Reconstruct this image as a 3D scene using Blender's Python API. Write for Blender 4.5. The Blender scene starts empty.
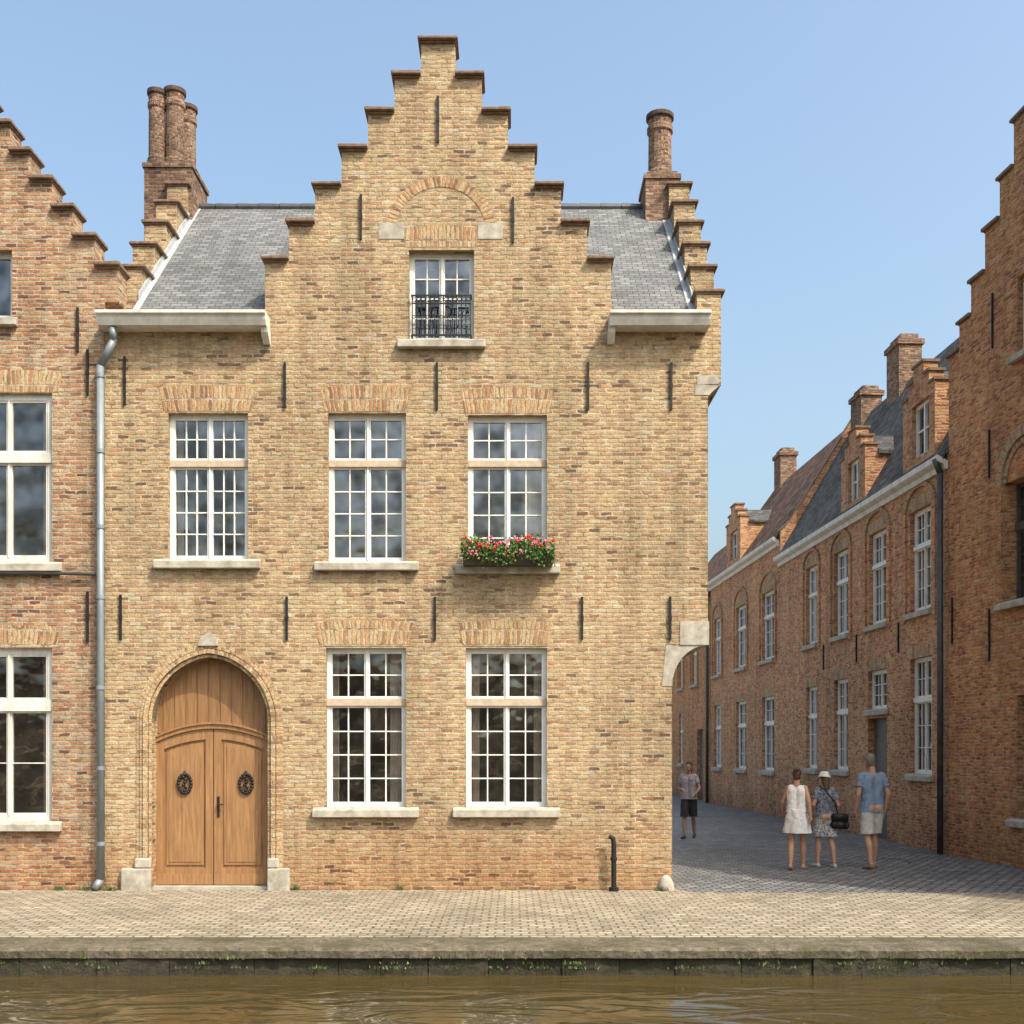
import bpy, bmesh, math, random
from mathutils import Vector, Matrix
random.seed(7)
SC=bpy.context.scene; COL=SC.collection
FP=1140.0; EYE=1.842; HOR=750.0
def X(px,D=15.0): return (px-512)*D/FP
def Z(py,D=15.0): return EYE+(HOR-py)*D/FP

# ---------------------------------------------------------------- materials
def newmat(name):
    m=bpy.data.materials.new(name); m.use_nodes=True
    nt=m.node_tree; b=nt.nodes['Principled BSDF']; return m,nt,b
def nd(nt,t,**kw):
    n=nt.nodes.new(t)
    for k,v in kw.items():
        if k in n.inputs: n.inputs[k].default_value=v
        else: setattr(n,k,v)
    return n
def ramp(nt,stops,const=False):
    r=nt.nodes.new('ShaderNodeValToRGB'); cr=r.color_ramp
    if const: cr.interpolation='CONSTANT'
    while len(cr.elements)<len(stops): cr.elements.new(0.5)
    for e,(p,c) in zip(cr.elements,stops):
        e.position=p; e.color=(c[0],c[1],c[2],1) if not isinstance(c,(int,float)) else (c,c,c,1)
    return r
def mixc(nt,fac,a,b,mode='MIX'):
    n=nt.nodes.new('ShaderNodeMix'); n.data_type='RGBA'; n.blend_type=mode
    for s,v in ((0,fac),(6,a),(7,b)):
        if hasattr(v,'links') or hasattr(v,'is_linked'): nt.links.new(v,n.inputs[s])
        elif isinstance(v,(int,float)): n.inputs[s].default_value=v
        else: n.inputs[s].default_value=(v[0],v[1],v[2],1)
    return n.outputs[2]
def math_(nt,op,a,b=0.0,clamp=False):
    n=nt.nodes.new('ShaderNodeMath'); n.operation=op; n.use_clamp=clamp
    for s,v in ((0,a),(1,b)):
        if isinstance(v,(int,float)): n.inputs[s].default_value=v
        else: nt.links.new(v,n.inputs[s])
    return n.outputs[0]

def brick_mat(name,cols,mortar,bw=.155,bh=.056,ms=.012,base=None,weather=.35,bump=.9,rough=.88,distort=.022,light=.12,offset=.5,streak=0.0,fine=1.0):
    m,nt,b=newmat(name); L=nt.links.new
    uv=nd(nt,'ShaderNodeUVMap'); geo=nd(nt,'ShaderNodeNewGeometry')
    n1=nd(nt,'ShaderNodeTexNoise',Scale=8.0,Detail=4.0,Roughness=.6); L(uv.outputs[0],n1.inputs['Vector'])
    sub=nd(nt,'ShaderNodeVectorMath',operation='SUBTRACT'); L(n1.outputs['Color'],sub.inputs[0]); sub.inputs[1].default_value=(.5,.5,.5)
    sc=nd(nt,'ShaderNodeVectorMath',operation='SCALE'); L(sub.outputs[0],sc.inputs[0]); sc.inputs['Scale'].default_value=distort*2
    ad=nd(nt,'ShaderNodeVectorMath',operation='ADD'); L(uv.outputs[0],ad.inputs[0]); L(sc.outputs[0],ad.inputs[1])
    br=nt.nodes.new('ShaderNodeTexBrick'); br.offset=offset
    br.inputs['Color1'].default_value=(0,0,0,1); br.inputs['Color2'].default_value=(1,1,1,1); br.inputs['Mortar'].default_value=(0.5,0.5,0.5,1)
    br.inputs['Scale'].default_value=1; br.inputs['Mortar Size'].default_value=ms; br.inputs['Mortar Smooth'].default_value=.4
    br.inputs['Brick Width'].default_value=bw; br.inputs['Row Height'].default_value=bh
    L(ad.outputs[0],br.inputs['Vector'])
    r=ramp(nt,cols); 
    n2=nd(nt,'ShaderNodeTexNoise',Scale=.7,Detail=4.0,Roughness=.65); L(geo.outputs['Position'],n2.inputs['Vector'])
    sh=math_(nt,'MULTIPLY',math_(nt,'SUBTRACT',n2.outputs['Fac'],.5),.7)
    L(math_(nt,'ADD',br.outputs['Color'],sh,True),r.inputs['Fac'])
    n3=nd(nt,'ShaderNodeTexNoise',Scale=34.0,Detail=4.0,Roughness=.8); L(geo.outputs['Position'],n3.inputs['Vector'])
    lo,hi=1-.5*fine,1+.45*fine
    f3=ramp(nt,[(.25,lo),(.5,.97),(.75,hi)]); L(n3.outputs['Fac'],f3.inputs['Fac'])
    c=mixc(nt,1.0,r.outputs['Color'],f3.outputs['Color'],'MULTIPLY')
    n5=nd(nt,'ShaderNodeTexNoise',Scale=10.0,Detail=3.0); L(geo.outputs['Position'],n5.inputs['Vector'])
    r5=ramp(nt,[(.35,0),(.65,1)]); L(n5.outputs['Fac'],r5.inputs['Fac'])
    mo=mixc(nt,r5.outputs['Color'],tuple(x*.5 for x in mortar),tuple(min(1,x*1.25) for x in mortar))
    c=mixc(nt,br.outputs['Fac'],c,mo)
    n4=nd(nt,'ShaderNodeTexNoise',Scale=.45,Detail=6.0,Roughness=.7); 
    mp=nd(nt,'ShaderNodeMapping'); mp.inputs['Scale'].default_value=(1.3,1.3,.8); L(geo.outputs['Position'],mp.inputs['Vector']); L(mp.outputs[0],n4.inputs['Vector'])
    w=ramp(nt,[(.3,1-weather),(.52,1.0),(.75,1.0+light)]); L(n4.outputs['Fac'],w.inputs['Fac'])
    c=mixc(nt,1.0,c,w.outputs['Color'],'MULTIPLY')
    if streak>0:
        mp2=nd(nt,'ShaderNodeMapping'); mp2.inputs['Scale'].default_value=(3.5,3.5,.22); L(geo.outputs['Position'],mp2.inputs['Vector'])
        n6=nd(nt,'ShaderNodeTexNoise',Scale=1.0,Detail=5.0,Roughness=.6); L(mp2.outputs[0],n6.inputs['Vector'])
        w2=ramp(nt,[(.35,1-streak),(.55,1.0)]); L(n6.outputs['Fac'],w2.inputs['Fac'])
        c=mixc(nt,1.0,c,w2.outputs['Color'],'MULTIPLY')
    if base:
        sep=nd(nt,'ShaderNodeSeparateXYZ'); L(geo.outputs['Position'],sep.inputs[0])
        zz=math_(nt,'ADD',sep.outputs['Z'],math_(nt,'MULTIPLY',math_(nt,'SUBTRACT',n2.outputs['Fac'],.5),1.6))
        rb=ramp(nt,[(.0,1.0),(.35,.75),(1.0,0.0)]); L(zz,rb.inputs['Fac'])
        c=mixc(nt,rb.outputs['Color'],c,mixc(nt,1.0,c,base,'MULTIPLY'))
    L(c,b.inputs['Base Color']); b.inputs['Roughness'].default_value=rough
    b.inputs['Specular IOR Level'].default_value=.25
    h=math_(nt,'ADD',math_(nt,'MULTIPLY',math_(nt,'SUBTRACT',1.0,br.outputs['Fac']),1.0),math_(nt,'MULTIPLY',n3.outputs['Fac'],.9))
    h=math_(nt,'ADD',h,math_(nt,'MULTIPLY',br.outputs['Color'],.5))
    bp=nd(nt,'ShaderNodeBump',Strength=bump,Distance=.018); L(h,bp.inputs['Height']); L(bp.outputs[0],b.inputs['Normal'])
    return m
def noise_mat(name,c0,c1,scale=8,rough=.7,bump=.2,metal=0.0,stretch=(1,1,1),dist=.01,spec=.4,detail=5):
    m,nt,b=newmat(name); L=nt.links.new
    geo=nd(nt,'ShaderNodeNewGeometry'); mp=nd(nt,'ShaderNodeMapping'); mp.inputs['Scale'].default_value=stretch
    L(geo.outputs['Position'],mp.inputs['Vector'])
    n=nd(nt,'ShaderNodeTexNoise',Scale=float(scale),Detail=float(detail),Roughness=.65); L(mp.outputs[0],n.inputs['Vector'])
    r=ramp(nt,[(.3,c0),(.7,c1)]); L(n.outputs['Fac'],r.inputs['Fac']); L(r.outputs['Color'],b.inputs['Base Color'])
    b.inputs['Roughness'].default_value=rough; b.inputs['Metallic'].default_value=metal; b.inputs['Specular IOR Level'].default_value=spec
    if bump: 
        bp=nd(nt,'ShaderNodeBump',Strength=bump,Distance=dist); L(n.outputs['Fac'],bp.inputs['Height']); L(bp.outputs[0],b.inputs['Normal'])
    return m
def glass_mat(name,fac=.2,tint=(.55,.58,.6)):
    m,nt,b=newmat(name); L=nt.links.new
    nt.nodes.remove(b); out=nt.nodes['Material Output']
    geo=nd(nt,'ShaderNodeNewGeometry')
    n=nd(nt,'ShaderNodeTexNoise',Scale=2.6,Detail=2.0); L(geo.outputs['Position'],n.inputs['Vector'])
    n2=nd(nt,'ShaderNodeTexNoise',Scale=3.5,Detail=1.0); L(geo.outputs['Position'],n2.inputs['Vector'])
    bp=nd(nt,'ShaderNodeBump',Strength=.6,Distance=.04); L(n.outputs['Fac'],bp.inputs['Height'])
    g=nd(nt,'ShaderNodeBsdfGlossy',Roughness=.02); L(bp.outputs[0],g.inputs['Normal'])
    t=nd(nt,'ShaderNodeBsdfTransparent'); t.inputs[0].default_value=(*tint,1)
    mx=nd(nt,'ShaderNodeMixShader')
    r=ramp(nt,[(.35,fac*.5),(.65,fac*1.5)]); L(n2.outputs['Fac'],r.inputs['Fac']); L(r.outputs['Color'],mx.inputs[0])
    L(t.outputs[0],mx.inputs[1]); L(g.outputs[0],mx.inputs[2]); L(mx.outputs[0],out.inputs['Surface'])
    return m
M={}
M['brick']=brick_mat('tan_brick',[(0,(.16,.09,.05)),(.06,(.27,.15,.075)),(.16,(.4,.22,.11)),(.35,(.44,.285,.145)),(.6,(.48,.34,.175)),(.78,(.43,.29,.15)),(.9,(.47,.27,.135)),(1,(.51,.41,.26))],(.43,.37,.27),base=(.9,.74,.64),weather=.3,streak=.22,fine=.9)
M['brick_left']=brick_mat('red_tan_brick',[(0,(.15,.065,.04)),(.1,(.3,.13,.065)),(.45,(.42,.21,.105)),(.7,(.45,.27,.145)),(.85,(.38,.26,.16)),(1,(.49,.37,.23))],(.4,.34,.26),base=(.9,.78,.68),weather=.3,streak=.22,fine=.9)
M['brick_side']=brick_mat('orange_brick',[(0,(.28,.095,.035)),(.2,(.46,.16,.055)),(.5,(.61,.235,.075)),(.75,(.63,.285,.1)),(1,(.62,.36,.17))],(.44,.31,.2),base=(.75,.7,.65),weather=.26,streak=.2,fine=.8)
M['brick_row']=brick_mat('row_brick',[(0,(.27,.095,.045)),(.2,(.44,.165,.07)),(.5,(.57,.235,.09)),(.75,(.6,.29,.12)),(1,(.59,.36,.18))],(.44,.32,.22),base=(.75,.7,.65),weather=.26,streak=.2,fine=.7,bump=.6)
M['soldier']=brick_mat('arch_brick',[(0,(.25,.12,.06)),(.3,(.41,.215,.1)),(.6,(.46,.28,.14)),(1,(.49,.36,.2))],(.4,.33,.23),bw=.19,bh=.054,weather=.2,offset=.0)
M['surround']=brick_mat('surround_brick',[(0,(.28,.16,.085)),(.4,(.43,.28,.145)),(1,(.49,.37,.22))],(.43,.37,.27),bw=.3,bh=.058,ms=.008,weather=.2)
M['coping']=noise_mat('brown_coping',(.09,.055,.038),(.24,.16,.11),14,.85,.6)
M['flue']=brick_mat('flue_brick',[(0,(.1,.055,.038)),(.5,(.24,.125,.075)),(1,(.36,.23,.15))],(.24,.19,.15),bw=.13,bh=.056,ms=.01,weather=.45)
M['soot']=noise_mat('soot',(.03,.022,.018),(.12,.07,.05),10,.9,.3)
M['slate']=brick_mat('slate',[(0,(.105,.108,.11)),(.4,(.14,.143,.145)),(.8,(.17,.172,.172)),(1,(.21,.212,.208))],(.045,.047,.05),bw=.15,bh=.085,ms=.006,weather=.2,rough=.75,distort=.004,bump=.8,light=.15,fine=.5)
M['slate_dark']=brick_mat('dark_slate',[(0,(.05,.05,.048)),(.5,(.085,.083,.08)),(1,(.13,.125,.118))],(.03,.03,.03),bw=.18,bh=.11,ms=.008,weather=.3,rough=.85,distort=.004,bump=.8,light=.15,fine=.5)
M['tile']=brick_mat('roof_tile',[(0,(.07,.042,.03)),(.4,(.13,.072,.05)),(.8,(.18,.1,.068)),(1,(.23,.145,.1))],(.04,.025,.02),bw=.2,bh=.16,ms=.012,weather=.3,rough=.9,distort=.006,bump=1)
M['stone']=noise_mat('stone',(.22,.2,.165),(.46,.42,.35),7,.85,.5)
M['tanstone']=noise_mat('tan_stone',(.36,.28,.2),(.5,.4,.29),12,.8,.3)
M['white']=noise_mat('white_paint',(.58,.57,.53),(.74,.73,.7),6,.45,.08)
M['white_old']=noise_mat('old_white_paint',(.42,.4,.36),(.68,.66,.61),5,.55,.15,stretch=(1,1,.4))
M['iron']=noise_mat('iron',(.012,.012,.013),(.03,.027,.025),30,.55,.2,metal=.4)
M['zinc']=noise_mat('zinc',(.15,.18,.2),(.25,.28,.3),6,.5,.05,metal=.35,stretch=(1,1,.3))
M['darkpipe']=noise_mat('dark_pipe',(.04,.04,.042),(.08,.08,.08),6,.5,.05,metal=.3)
M['darkframe']=noise_mat('dark_frame',(.05,.05,.05),(.09,.085,.08),6,.5,.05)
M['lead']=noise_mat('lead',(.27,.29,.31),(.44,.46,.47),10,.6,.15,metal=.1)
M['oak']=noise_mat('oak',(.16,.08,.033),(.31,.165,.07),3.0,.55,.35,stretch=(14,14,.9),detail=8,dist=.008)
M['oak2']=noise_mat('oak_panel',(.18,.09,.038),(.35,.19,.082),3.0,.52,.35,stretch=(12,12,.8),detail=8,dist=.008)
M['room']=noise_mat('plain_room',(.14,.11,.085),(.3,.24,.18),2,.9,0)
M['curtain']=noise_mat('curtain',(.45,.36,.28),(.6,.5,.4),3,.9,0)
M['glass']=glass_mat('glass',.17,(.6,.62,.64))
M['glass_far']=glass_mat('glass_far',.2,(.5,.5,.5))
M['leaf']=noise_mat('leaf',(.035,.08,.015),(.12,.22,.045),25,.6,.1)
M['weed']=noise_mat('weed_leaf',(.05,.075,.02),(.12,.15,.05),25,.7,.1)
M['flower_red']=noise_mat('flower_red',(.5,.01,.02),(.75,.04,.05),40,.6,0)
M['flower_pink']=noise_mat('flower_pink',(.6,.08,.2),(.8,.25,.35),40,.6,0)
M['soil']=noise_mat('planter',(.03,.025,.02),(.07,.05,.035),10,.8,.2)
M['paver']=brick_mat('quay_paver',[(0,(.24,.2,.15)),(.3,(.29,.245,.18)),(.7,(.335,.285,.21)),(1,(.385,.335,.255))],(.15,.125,.09),bw=.17,bh=.115,ms=.013,weather=.3,rough=.8,distort=.035,bump=1,fine=.9)
M['cobble']=brick_mat('street_cobble',[(0,(.15,.15,.15)),(.4,(.195,.192,.188)),(.8,(.245,.238,.23)),(1,(.31,.3,.28))],(.06,.057,.053),bw=.17,bh=.14,ms=.02,weather=.3,rough=.5,distort=.045,bump=1)
def mossy(name,stops,sc,bumpd,mossc,lo,hi):
    m,nt,b=newmat(name); L=nt.links.new
    geo=nd(nt,'ShaderNodeNewGeometry'); n=nd(nt,'ShaderNodeTexNoise',Scale=sc,Detail=9.0,Roughness=.75); L(geo.outputs['Position'],n.inputs['Vector'])
    r=ramp(nt,stops); L(n.outputs['Fac'],r.inputs['Fac'])
    n2=nd(nt,'ShaderNodeTexNoise',Scale=1.7,Detail=7.0,Roughness=.8); L(geo.outputs['Position'],n2.inputs['Vector'])
    r2=ramp(nt,[(lo,0),(hi,1)]); L(n2.outputs['Fac'],r2.inputs['Fac'])
    c=mixc(nt,r2.outputs['Color'],r.outputs['Color'],mossc); L(c,b.inputs['Base Color'])
    b.inputs['Roughness'].default_value=.8
    bp=nd(nt,'ShaderNodeBump',Strength=1.0,Distance=bumpd); L(n.outputs['Fac'],bp.inputs['Height']); L(bp.outputs[0],b.inputs['Normal']); return m
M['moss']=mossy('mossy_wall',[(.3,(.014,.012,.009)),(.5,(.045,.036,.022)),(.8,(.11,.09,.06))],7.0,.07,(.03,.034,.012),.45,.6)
M['kerb']=mossy('quay_stone',[(.3,(.055,.043,.029)),(.5,(.16,.13,.088)),(.7,(.3,.25,.175))],13.0,.07,(.075,.068,.03),.45,.6)
def water_mat():
    m,nt,b=newmat('canal_water'); L=nt.links.new
    geo=nd(nt,'ShaderNodeNewGeometry'); mp=nd(nt,'ShaderNodeMapping'); mp.inputs['Scale'].default_value=(.5,1.3,1)
    L(geo.outputs['Position'],mp.inputs['Vector'])
    n=nd(nt,'ShaderNodeTexNoise',Scale=2.0,Detail=2.0,Roughness=.45,Distortion=1.4); L(mp.outputs[0],n.inputs['Vector'])
    b.inputs['Base Color'].default_value=(.05,.036,.013,1); b.inputs['Roughness'].default_value=.04; b.inputs['IOR'].default_value=1.33
    bp=nd(nt,'ShaderNodeBump',Strength=.6,Distance=.08); L(n.outputs['Fac'],bp.inputs['Height']); L(bp.outputs[0],b.inputs['Normal']); return m
M['water']=water_mat()
M['ground']=noise_mat('ground_mat',(.22,.19,.15),(.32,.28,.22),3,.9,.2)
M['reflection_bank']=noise_mat('added_bank_mat',(.03,.03,.018),(.26,.19,.12),.8,.95,.2,detail=8)  # patchy tones of the added bank, set for its reflection in the panes

# ---------------------------------------------------------------- geometry helpers
class Fr:
    def __init__(s,ox,oy,ux,uy):
        l=math.hypot(ux,uy); s.O=Vector((ox,oy,0)); s.U=Vector((ux/l,uy/l,0)); s.N=Vector((uy/l,-ux/l,0))
    def p(s,u,w,z): return s.O+s.U*u+s.N*w+Vector((0,0,z))
ROOT={}
class MB:
    def __init__(s):
        s.bm=bmesh.new(); s.uv=s.bm.loops.layers.uv.new('UVMap'); s.cu=s.bm.faces.layers.int.new('cu')
    def hexa(s,P):
        v=[s.bm.verts.new(p) for p in P]
        for f in ((0,1,2,3),(4,7,6,5),(0,4,5,1),(1,5,6,2),(2,6,7,3),(3,7,4,0)): s.bm.faces.new([v[i] for i in f])
        return v
    def box(s,F,u0,u1,w0,w1,z0,z1):
        return s.hexa([F.p(u0,w0,z0),F.p(u1,w0,z0),F.p(u1,w1,z0),F.p(u0,w1,z0),F.p(u0,w0,z1),F.p(u1,w0,z1),F.p(u1,w1,z1),F.p(u0,w1,z1)])
    def prism(s,F,pts,w0,w1,uvs=None):
        a=[s.bm.verts.new(F.p(u,w0,z)) for u,z in pts]; b=[s.bm.verts.new(F.p(u,w1,z)) for u,z in pts]
        s.bm.faces.new(a); f=s.bm.faces.new(b)
        if uvs:
            f[s.cu]=1
            for l,q in zip(f.loops,uvs): l[s.uv].uv=q
        n=len(pts)
        for i in range(n): s.bm.faces.new([a[i],a[(i+1)%n],b[(i+1)%n],b[i]])
    def prismU(s,F,pts,u0,u1):
        a=[s.bm.verts.new(F.p(u0,w,z)) for w,z in pts]; b=[s.bm.verts.new(F.p(u1,w,z)) for w,z in pts]
        s.bm.faces.new(a); s.bm.faces.new(b); n=len(pts)
        for i in range(n): s.bm.faces.new([a[i],a[(i+1)%n],b[(i+1)%n],b[i]])
    def grid(s,F,us,zs,inside,w0,w1):
        us=sorted(set(round(x,5) for x in us)); zs=sorted(set(round(x,5) for x in zs))
        nu,nz=len(us)-1,len(zs)-1
        keep=[[inside((us[i]+us[i+1])/2,(zs[j]+zs[j+1])/2) for j in range(nz)] for i in range(nu)]
        vc={}
        def V(i,j,k):
            if (i,j,k) not in vc: vc[(i,j,k)]=s.bm.verts.new(F.p(us[i],w1 if k else w0,zs[j]))
            return vc[(i,j,k)]
        K=lambda i,j: 0<=i<nu and 0<=j<nz and keep[i][j]
        def face(vs):
            try: s.bm.faces.new(vs)
            except ValueError: pass
        for i in range(nu):
            for j in range(nz):
                if not keep[i][j]: continue
                face([V(i,j,1),V(i+1,j,1),V(i+1,j+1,1),V(i,j+1,1)])
                face([V(i,j,0),V(i,j+1,0),V(i+1,j+1,0),V(i+1,j,0)])
                if not K(i-1,j): face([V(i,j,0),V(i,j,1),V(i,j+1,1),V(i,j+1,0)])
                if not K(i+1,j): face([V(i+1,j,0),V(i+1,j+1,0),V(i+1,j+1,1),V(i+1,j,1)])
                if not K(i,j-1): face([V(i,j,0),V(i+1,j,0),V(i+1,j,1),V(i,j,1)])
                if not K(i,j+1): face([V(i,j+1,0),V(i,j+1,1),V(i+1,j+1,1),V(i+1,j+1,0)])
    def cyl(s,a,b,r0,r1=None,seg=14,caps=True):
        r1=r0 if r1 is None else r1; a=Vector(a); b=Vector(b); d=(b-a)
        q=d.to_track_quat('Z','Y'); A=[];B=[]
        for i in range(seg):
            t=2*math.pi*i/seg; o=Vector((math.cos(t),math.sin(t),0))
            A.append(s.bm.verts.new(a+q@(o*r0))); B.append(s.bm.verts.new(b+q@(o*r1)))
        for i in range(seg): s.bm.faces.new([A[i],A[(i+1)%seg],B[(i+1)%seg],B[i]])
        if caps: s.bm.faces.new(A[::-1]); s.bm.faces.new(B)
    def tube(s,pts,r,seg=12):
        for i in range(len(pts)-1): s.cyl(pts[i],pts[i+1],r,r,seg)
        for p in pts[1:-1]: s.ball(p,(r*1.01,)*3,12,8)
    def ball(s,c,r,seg=14,rings=10,rot=None):
        c=Vector(c); g=[]
        for j in range(rings+1):
            ph=math.pi*j/rings
            if j in (0,rings):
                o=Vector((0,0,math.cos(ph)*r[2])); 
                if rot: o=rot@o
                g.append([s.bm.verts.new(c+o)]); continue
            row=[]
            for i in range(seg):
                t=2*math.pi*i/seg; o=Vector((math.sin(ph)*math.cos(t)*r[0],math.sin(ph)*math.sin(t)*r[1],math.cos(ph)*r[2]))
                if rot: o=rot@o
                row.append(s.bm.verts.new(c+o))
            g.append(row)
        for j in range(rings):
            A,B=g[j],g[j+1]
            for i in range(seg):
                k=(i+1)%seg
                if len(A)==1: s.bm.faces.new([A[0],B[i],B[k]])
                elif len(B)==1: s.bm.faces.new([A[i],B[0],A[k]])
                else: s.bm.faces.new([A[i],B[i],B[k],A[k]])
    def capsule(s,a,b,ra,rb,e0=True,e1=True):
        s.cyl(a,b,ra,rb,14)
        if e0: s.ball(a,(ra,)*3)
        if e1: s.ball(b,(rb,)*3)
    def build(s,name,mat,parent=None,smooth=False,recalc=True):
        bm=s.bm
        if recalc: bmesh.ops.recalc_face_normals(bm,faces=bm.faces)
        bm.normal_update()
        z=Vector((0,0,1))
        for f in bm.faces:
            if f[s.cu]: continue
            n=f.normal
            if abs(n.z)>.97:
                for l in f.loops: l[s.uv].uv=(l.vert.co.x,l.vert.co.y)
            else:
                t=z.cross(n).normalized(); q=n.cross(t)
                for l in f.loops: l[s.uv].uv=(l.vert.co.dot(t),l.vert.co.dot(q))
            f.smooth=smooth
        org=ROOT.get(parent.name,Vector((0,0,0))) if parent else Vector((0,0,0))
        bm.transform(Matrix.Translation(-org)) if parent else None
        me=bpy.data.meshes.new(name); bm.to_mesh(me); bm.free()
        me.materials.append(mat)
        o=bpy.data.objects.new(name,me); COL.objects.link(o)
        if parent: o.parent=parent; ROOT[o.name]=org
        return o
def thing(name,label,cat,loc,group=None):
    o=bpy.data.objects.new(name,None); COL.objects.link(o); o.location=loc; o['label']=label; o['category']=cat
    if group: o['group']=group
    ROOT[o.name]=Vector(loc); return o
def tag(o,label,cat,group=None):
    o['label']=label; o['category']=cat
    if group: o['group']=group
def struct(o): o['kind']='structure'; return o

MF=Fr(0,0,1,0)        # main facade: u=x, w=-y
SF=Fr(0,0,0,1)        # side frame: u=y, w=x

def window(F,par,u0,u1,z0,z1,zt=None,cols=2,rt=2,rb=4,rec=.095,sashes=2,sill=True,curtain=None,fmat='white',tmat='tanstone',glass='glass',fw=.04,far=False,sillext=.17,curt_mat='curtain',label=None):
    m=MB()
    m.box(F,u0,u0+fw,-rec-.08,-rec,z0,z1); m.box(F,u1-fw,u1,-rec-.08,-rec,z0,z1)
    m.box(F,u0+fw,u1-fw,-rec-.08,-rec-.003,z1-fw,z1); m.box(F,u0+fw,u1-fw,-rec-.08,-rec-.003,z0,z0+fw)
    secs=[(z0+fw,z1-fw,rb)] if zt is None else [(z0+fw,zt[0],rb),(zt[1],z1-fw,rt)]
    mw=.02; gap=(u1-u0-2*fw-mw*(sashes-1))/sashes; sw=.027; bw=.008
    for (a,b,rows) in secs:
        for k in range(sashes):
            s0=u0+fw+k*(gap+mw); s1=s0+gap
            if k>0: m.box(F,s0-mw,s0,-rec-.07,-rec+.008,a,b)
            m.box(F,s0,s0+sw,-rec-.065,-rec-.012,a,b); m.box(F,s1-sw,s1,-rec-.065,-rec-.012,a,b)
            m.box(F,s0+sw,s1-sw,-rec-.065,-rec-.014,b-sw,b); m.box(F,s0+sw,s1-sw,-rec-.065,-rec-.014,a,a+sw*1.3)
            for c in range(1,cols):
                uc=s0+sw+(s1-s0-2*sw)*c/cols; m.box(F,uc-bw,uc+bw,-rec-.058,-rec-.022,a+sw,b-sw)
            for r in range(1,rows):
                zc=a+sw*1.3+(b-a-2.3*sw)*r/rows; m.box(F,s0+sw,s1-sw,-rec-.06,-rec-.024,zc-bw,zc+bw)
    w=m.build('window',M[fmat],par)
    if label: w['label']=label
    if zt:
        t=MB(); t.box(F,u0+.002,u1-.002,-rec-.075,-rec+.03,zt[0],zt[1]); t.build('transom',M[tmat],w)
    g=MB(); P=[F.p(u0+fw,-rec-.045,z0+fw),F.p(u1-fw,-rec-.045,z0+fw),F.p(u1-fw,-rec-.045,z1-fw),F.p(u0+fw,-rec-.045,z1-fw)]
    g.bm.faces.new([g.bm.verts.new(p) for p in P]); g.build('glass',M[glass],w,recalc=False)
    if sill:
        t=MB(); t.prismU(F,[(.004,z0-.12),(.095,z0-.12),(.095,z0-.02),(.004,z0+.012)],u0-sillext,u1+sillext)
        t.box(F,u0+.002,u1-.002,-rec-.02,.004,z0-.02,z0+.012); so=t.build('sill',M['stone'],w)
        bv=so.modifiers.new('b','BEVEL'); bv.width=.008; bv.segments=1
    if curtain:
        t=MB(); 
        for (a,b) in curtain:
            n=14; row=[]
            for i in range(n+1):
                uu=u0+(u1-u0)*(a+(b-a)*i/n); ww=-rec-.13+.02*math.sin(i*2.1)
                row.append((t.bm.verts.new(F.p(uu,ww,z0+.03)),t.bm.verts.new(F.p(uu,ww,z1-.03))))
            for i in range(n): t.bm.faces.new([row[i][0],row[i+1][0],row[i+1][1],row[i][1]])
        t.build('curtain',M[curt_mat],w,smooth=True)
    return w
def lintel(F,par,u0,u1,z0,z1,fan=.06,mat='soldier',w=.004):
    m=MB(); n=6
    for i in range(n):
        a=i/n;b=(i+1)/n
        la=u0+(u1-u0)*a; lb=u0+(u1-u0)*b; ta=u0-fan+(u1-u0+2*fan)*a; tb=u0-fan+(u1-u0+2*fan)*b
        ca=.035*(1-(2*a-1)**2); cb=.035*(1-(2*b-1)**2)
        m.prism(F,[(la,z0),(lb,z0),(tb,z1+cb),(ta,z1+ca)],-.05,w,uvs=[(z0+.013,la),(z0+.013,lb),(z1+.013,lb),(z1+.013,la)])
    return m.build('flat_arch',M[mat],par)
def ring(m,F,cu,cz,ri,ro,a0,a1,w0,w1,n=24,ex=1.0):
    for i in range(n):
        t0=a0+(a1-a0)*i/n; t1=a0+(a1-a0)*(i+1)/n; rm=(ri+ro)/2
        q=[(cu+math.cos(t0)*ri,cz+math.sin(t0)*ri*ex),(cu+math.cos(t1)*ri,cz+math.sin(t1)*ri*ex),(cu+math.cos(t1)*ro,cz+math.sin(t1)*ro*ex),(cu+math.cos(t0)*ro,cz+math.sin(t0)*ro*ex)]
        m.prism(F,q,w0,w1,uvs=[(.01,t0*rm),(.01,t1*rm),(ro-ri+.01,t1*rm),(ro-ri+.01,t0*rm)])
def anchor(F,par,u,z0,z1):
    m=MB(); m.box(F,u-.015,u+.015,.006,.032,z0,z1); m.box(F,u-.02,u+.02,.005,.038,(z0+z1)/2-.03,(z0+z1)/2+.03)
    m.build('wall_anchor',M['iron'],par)

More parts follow.
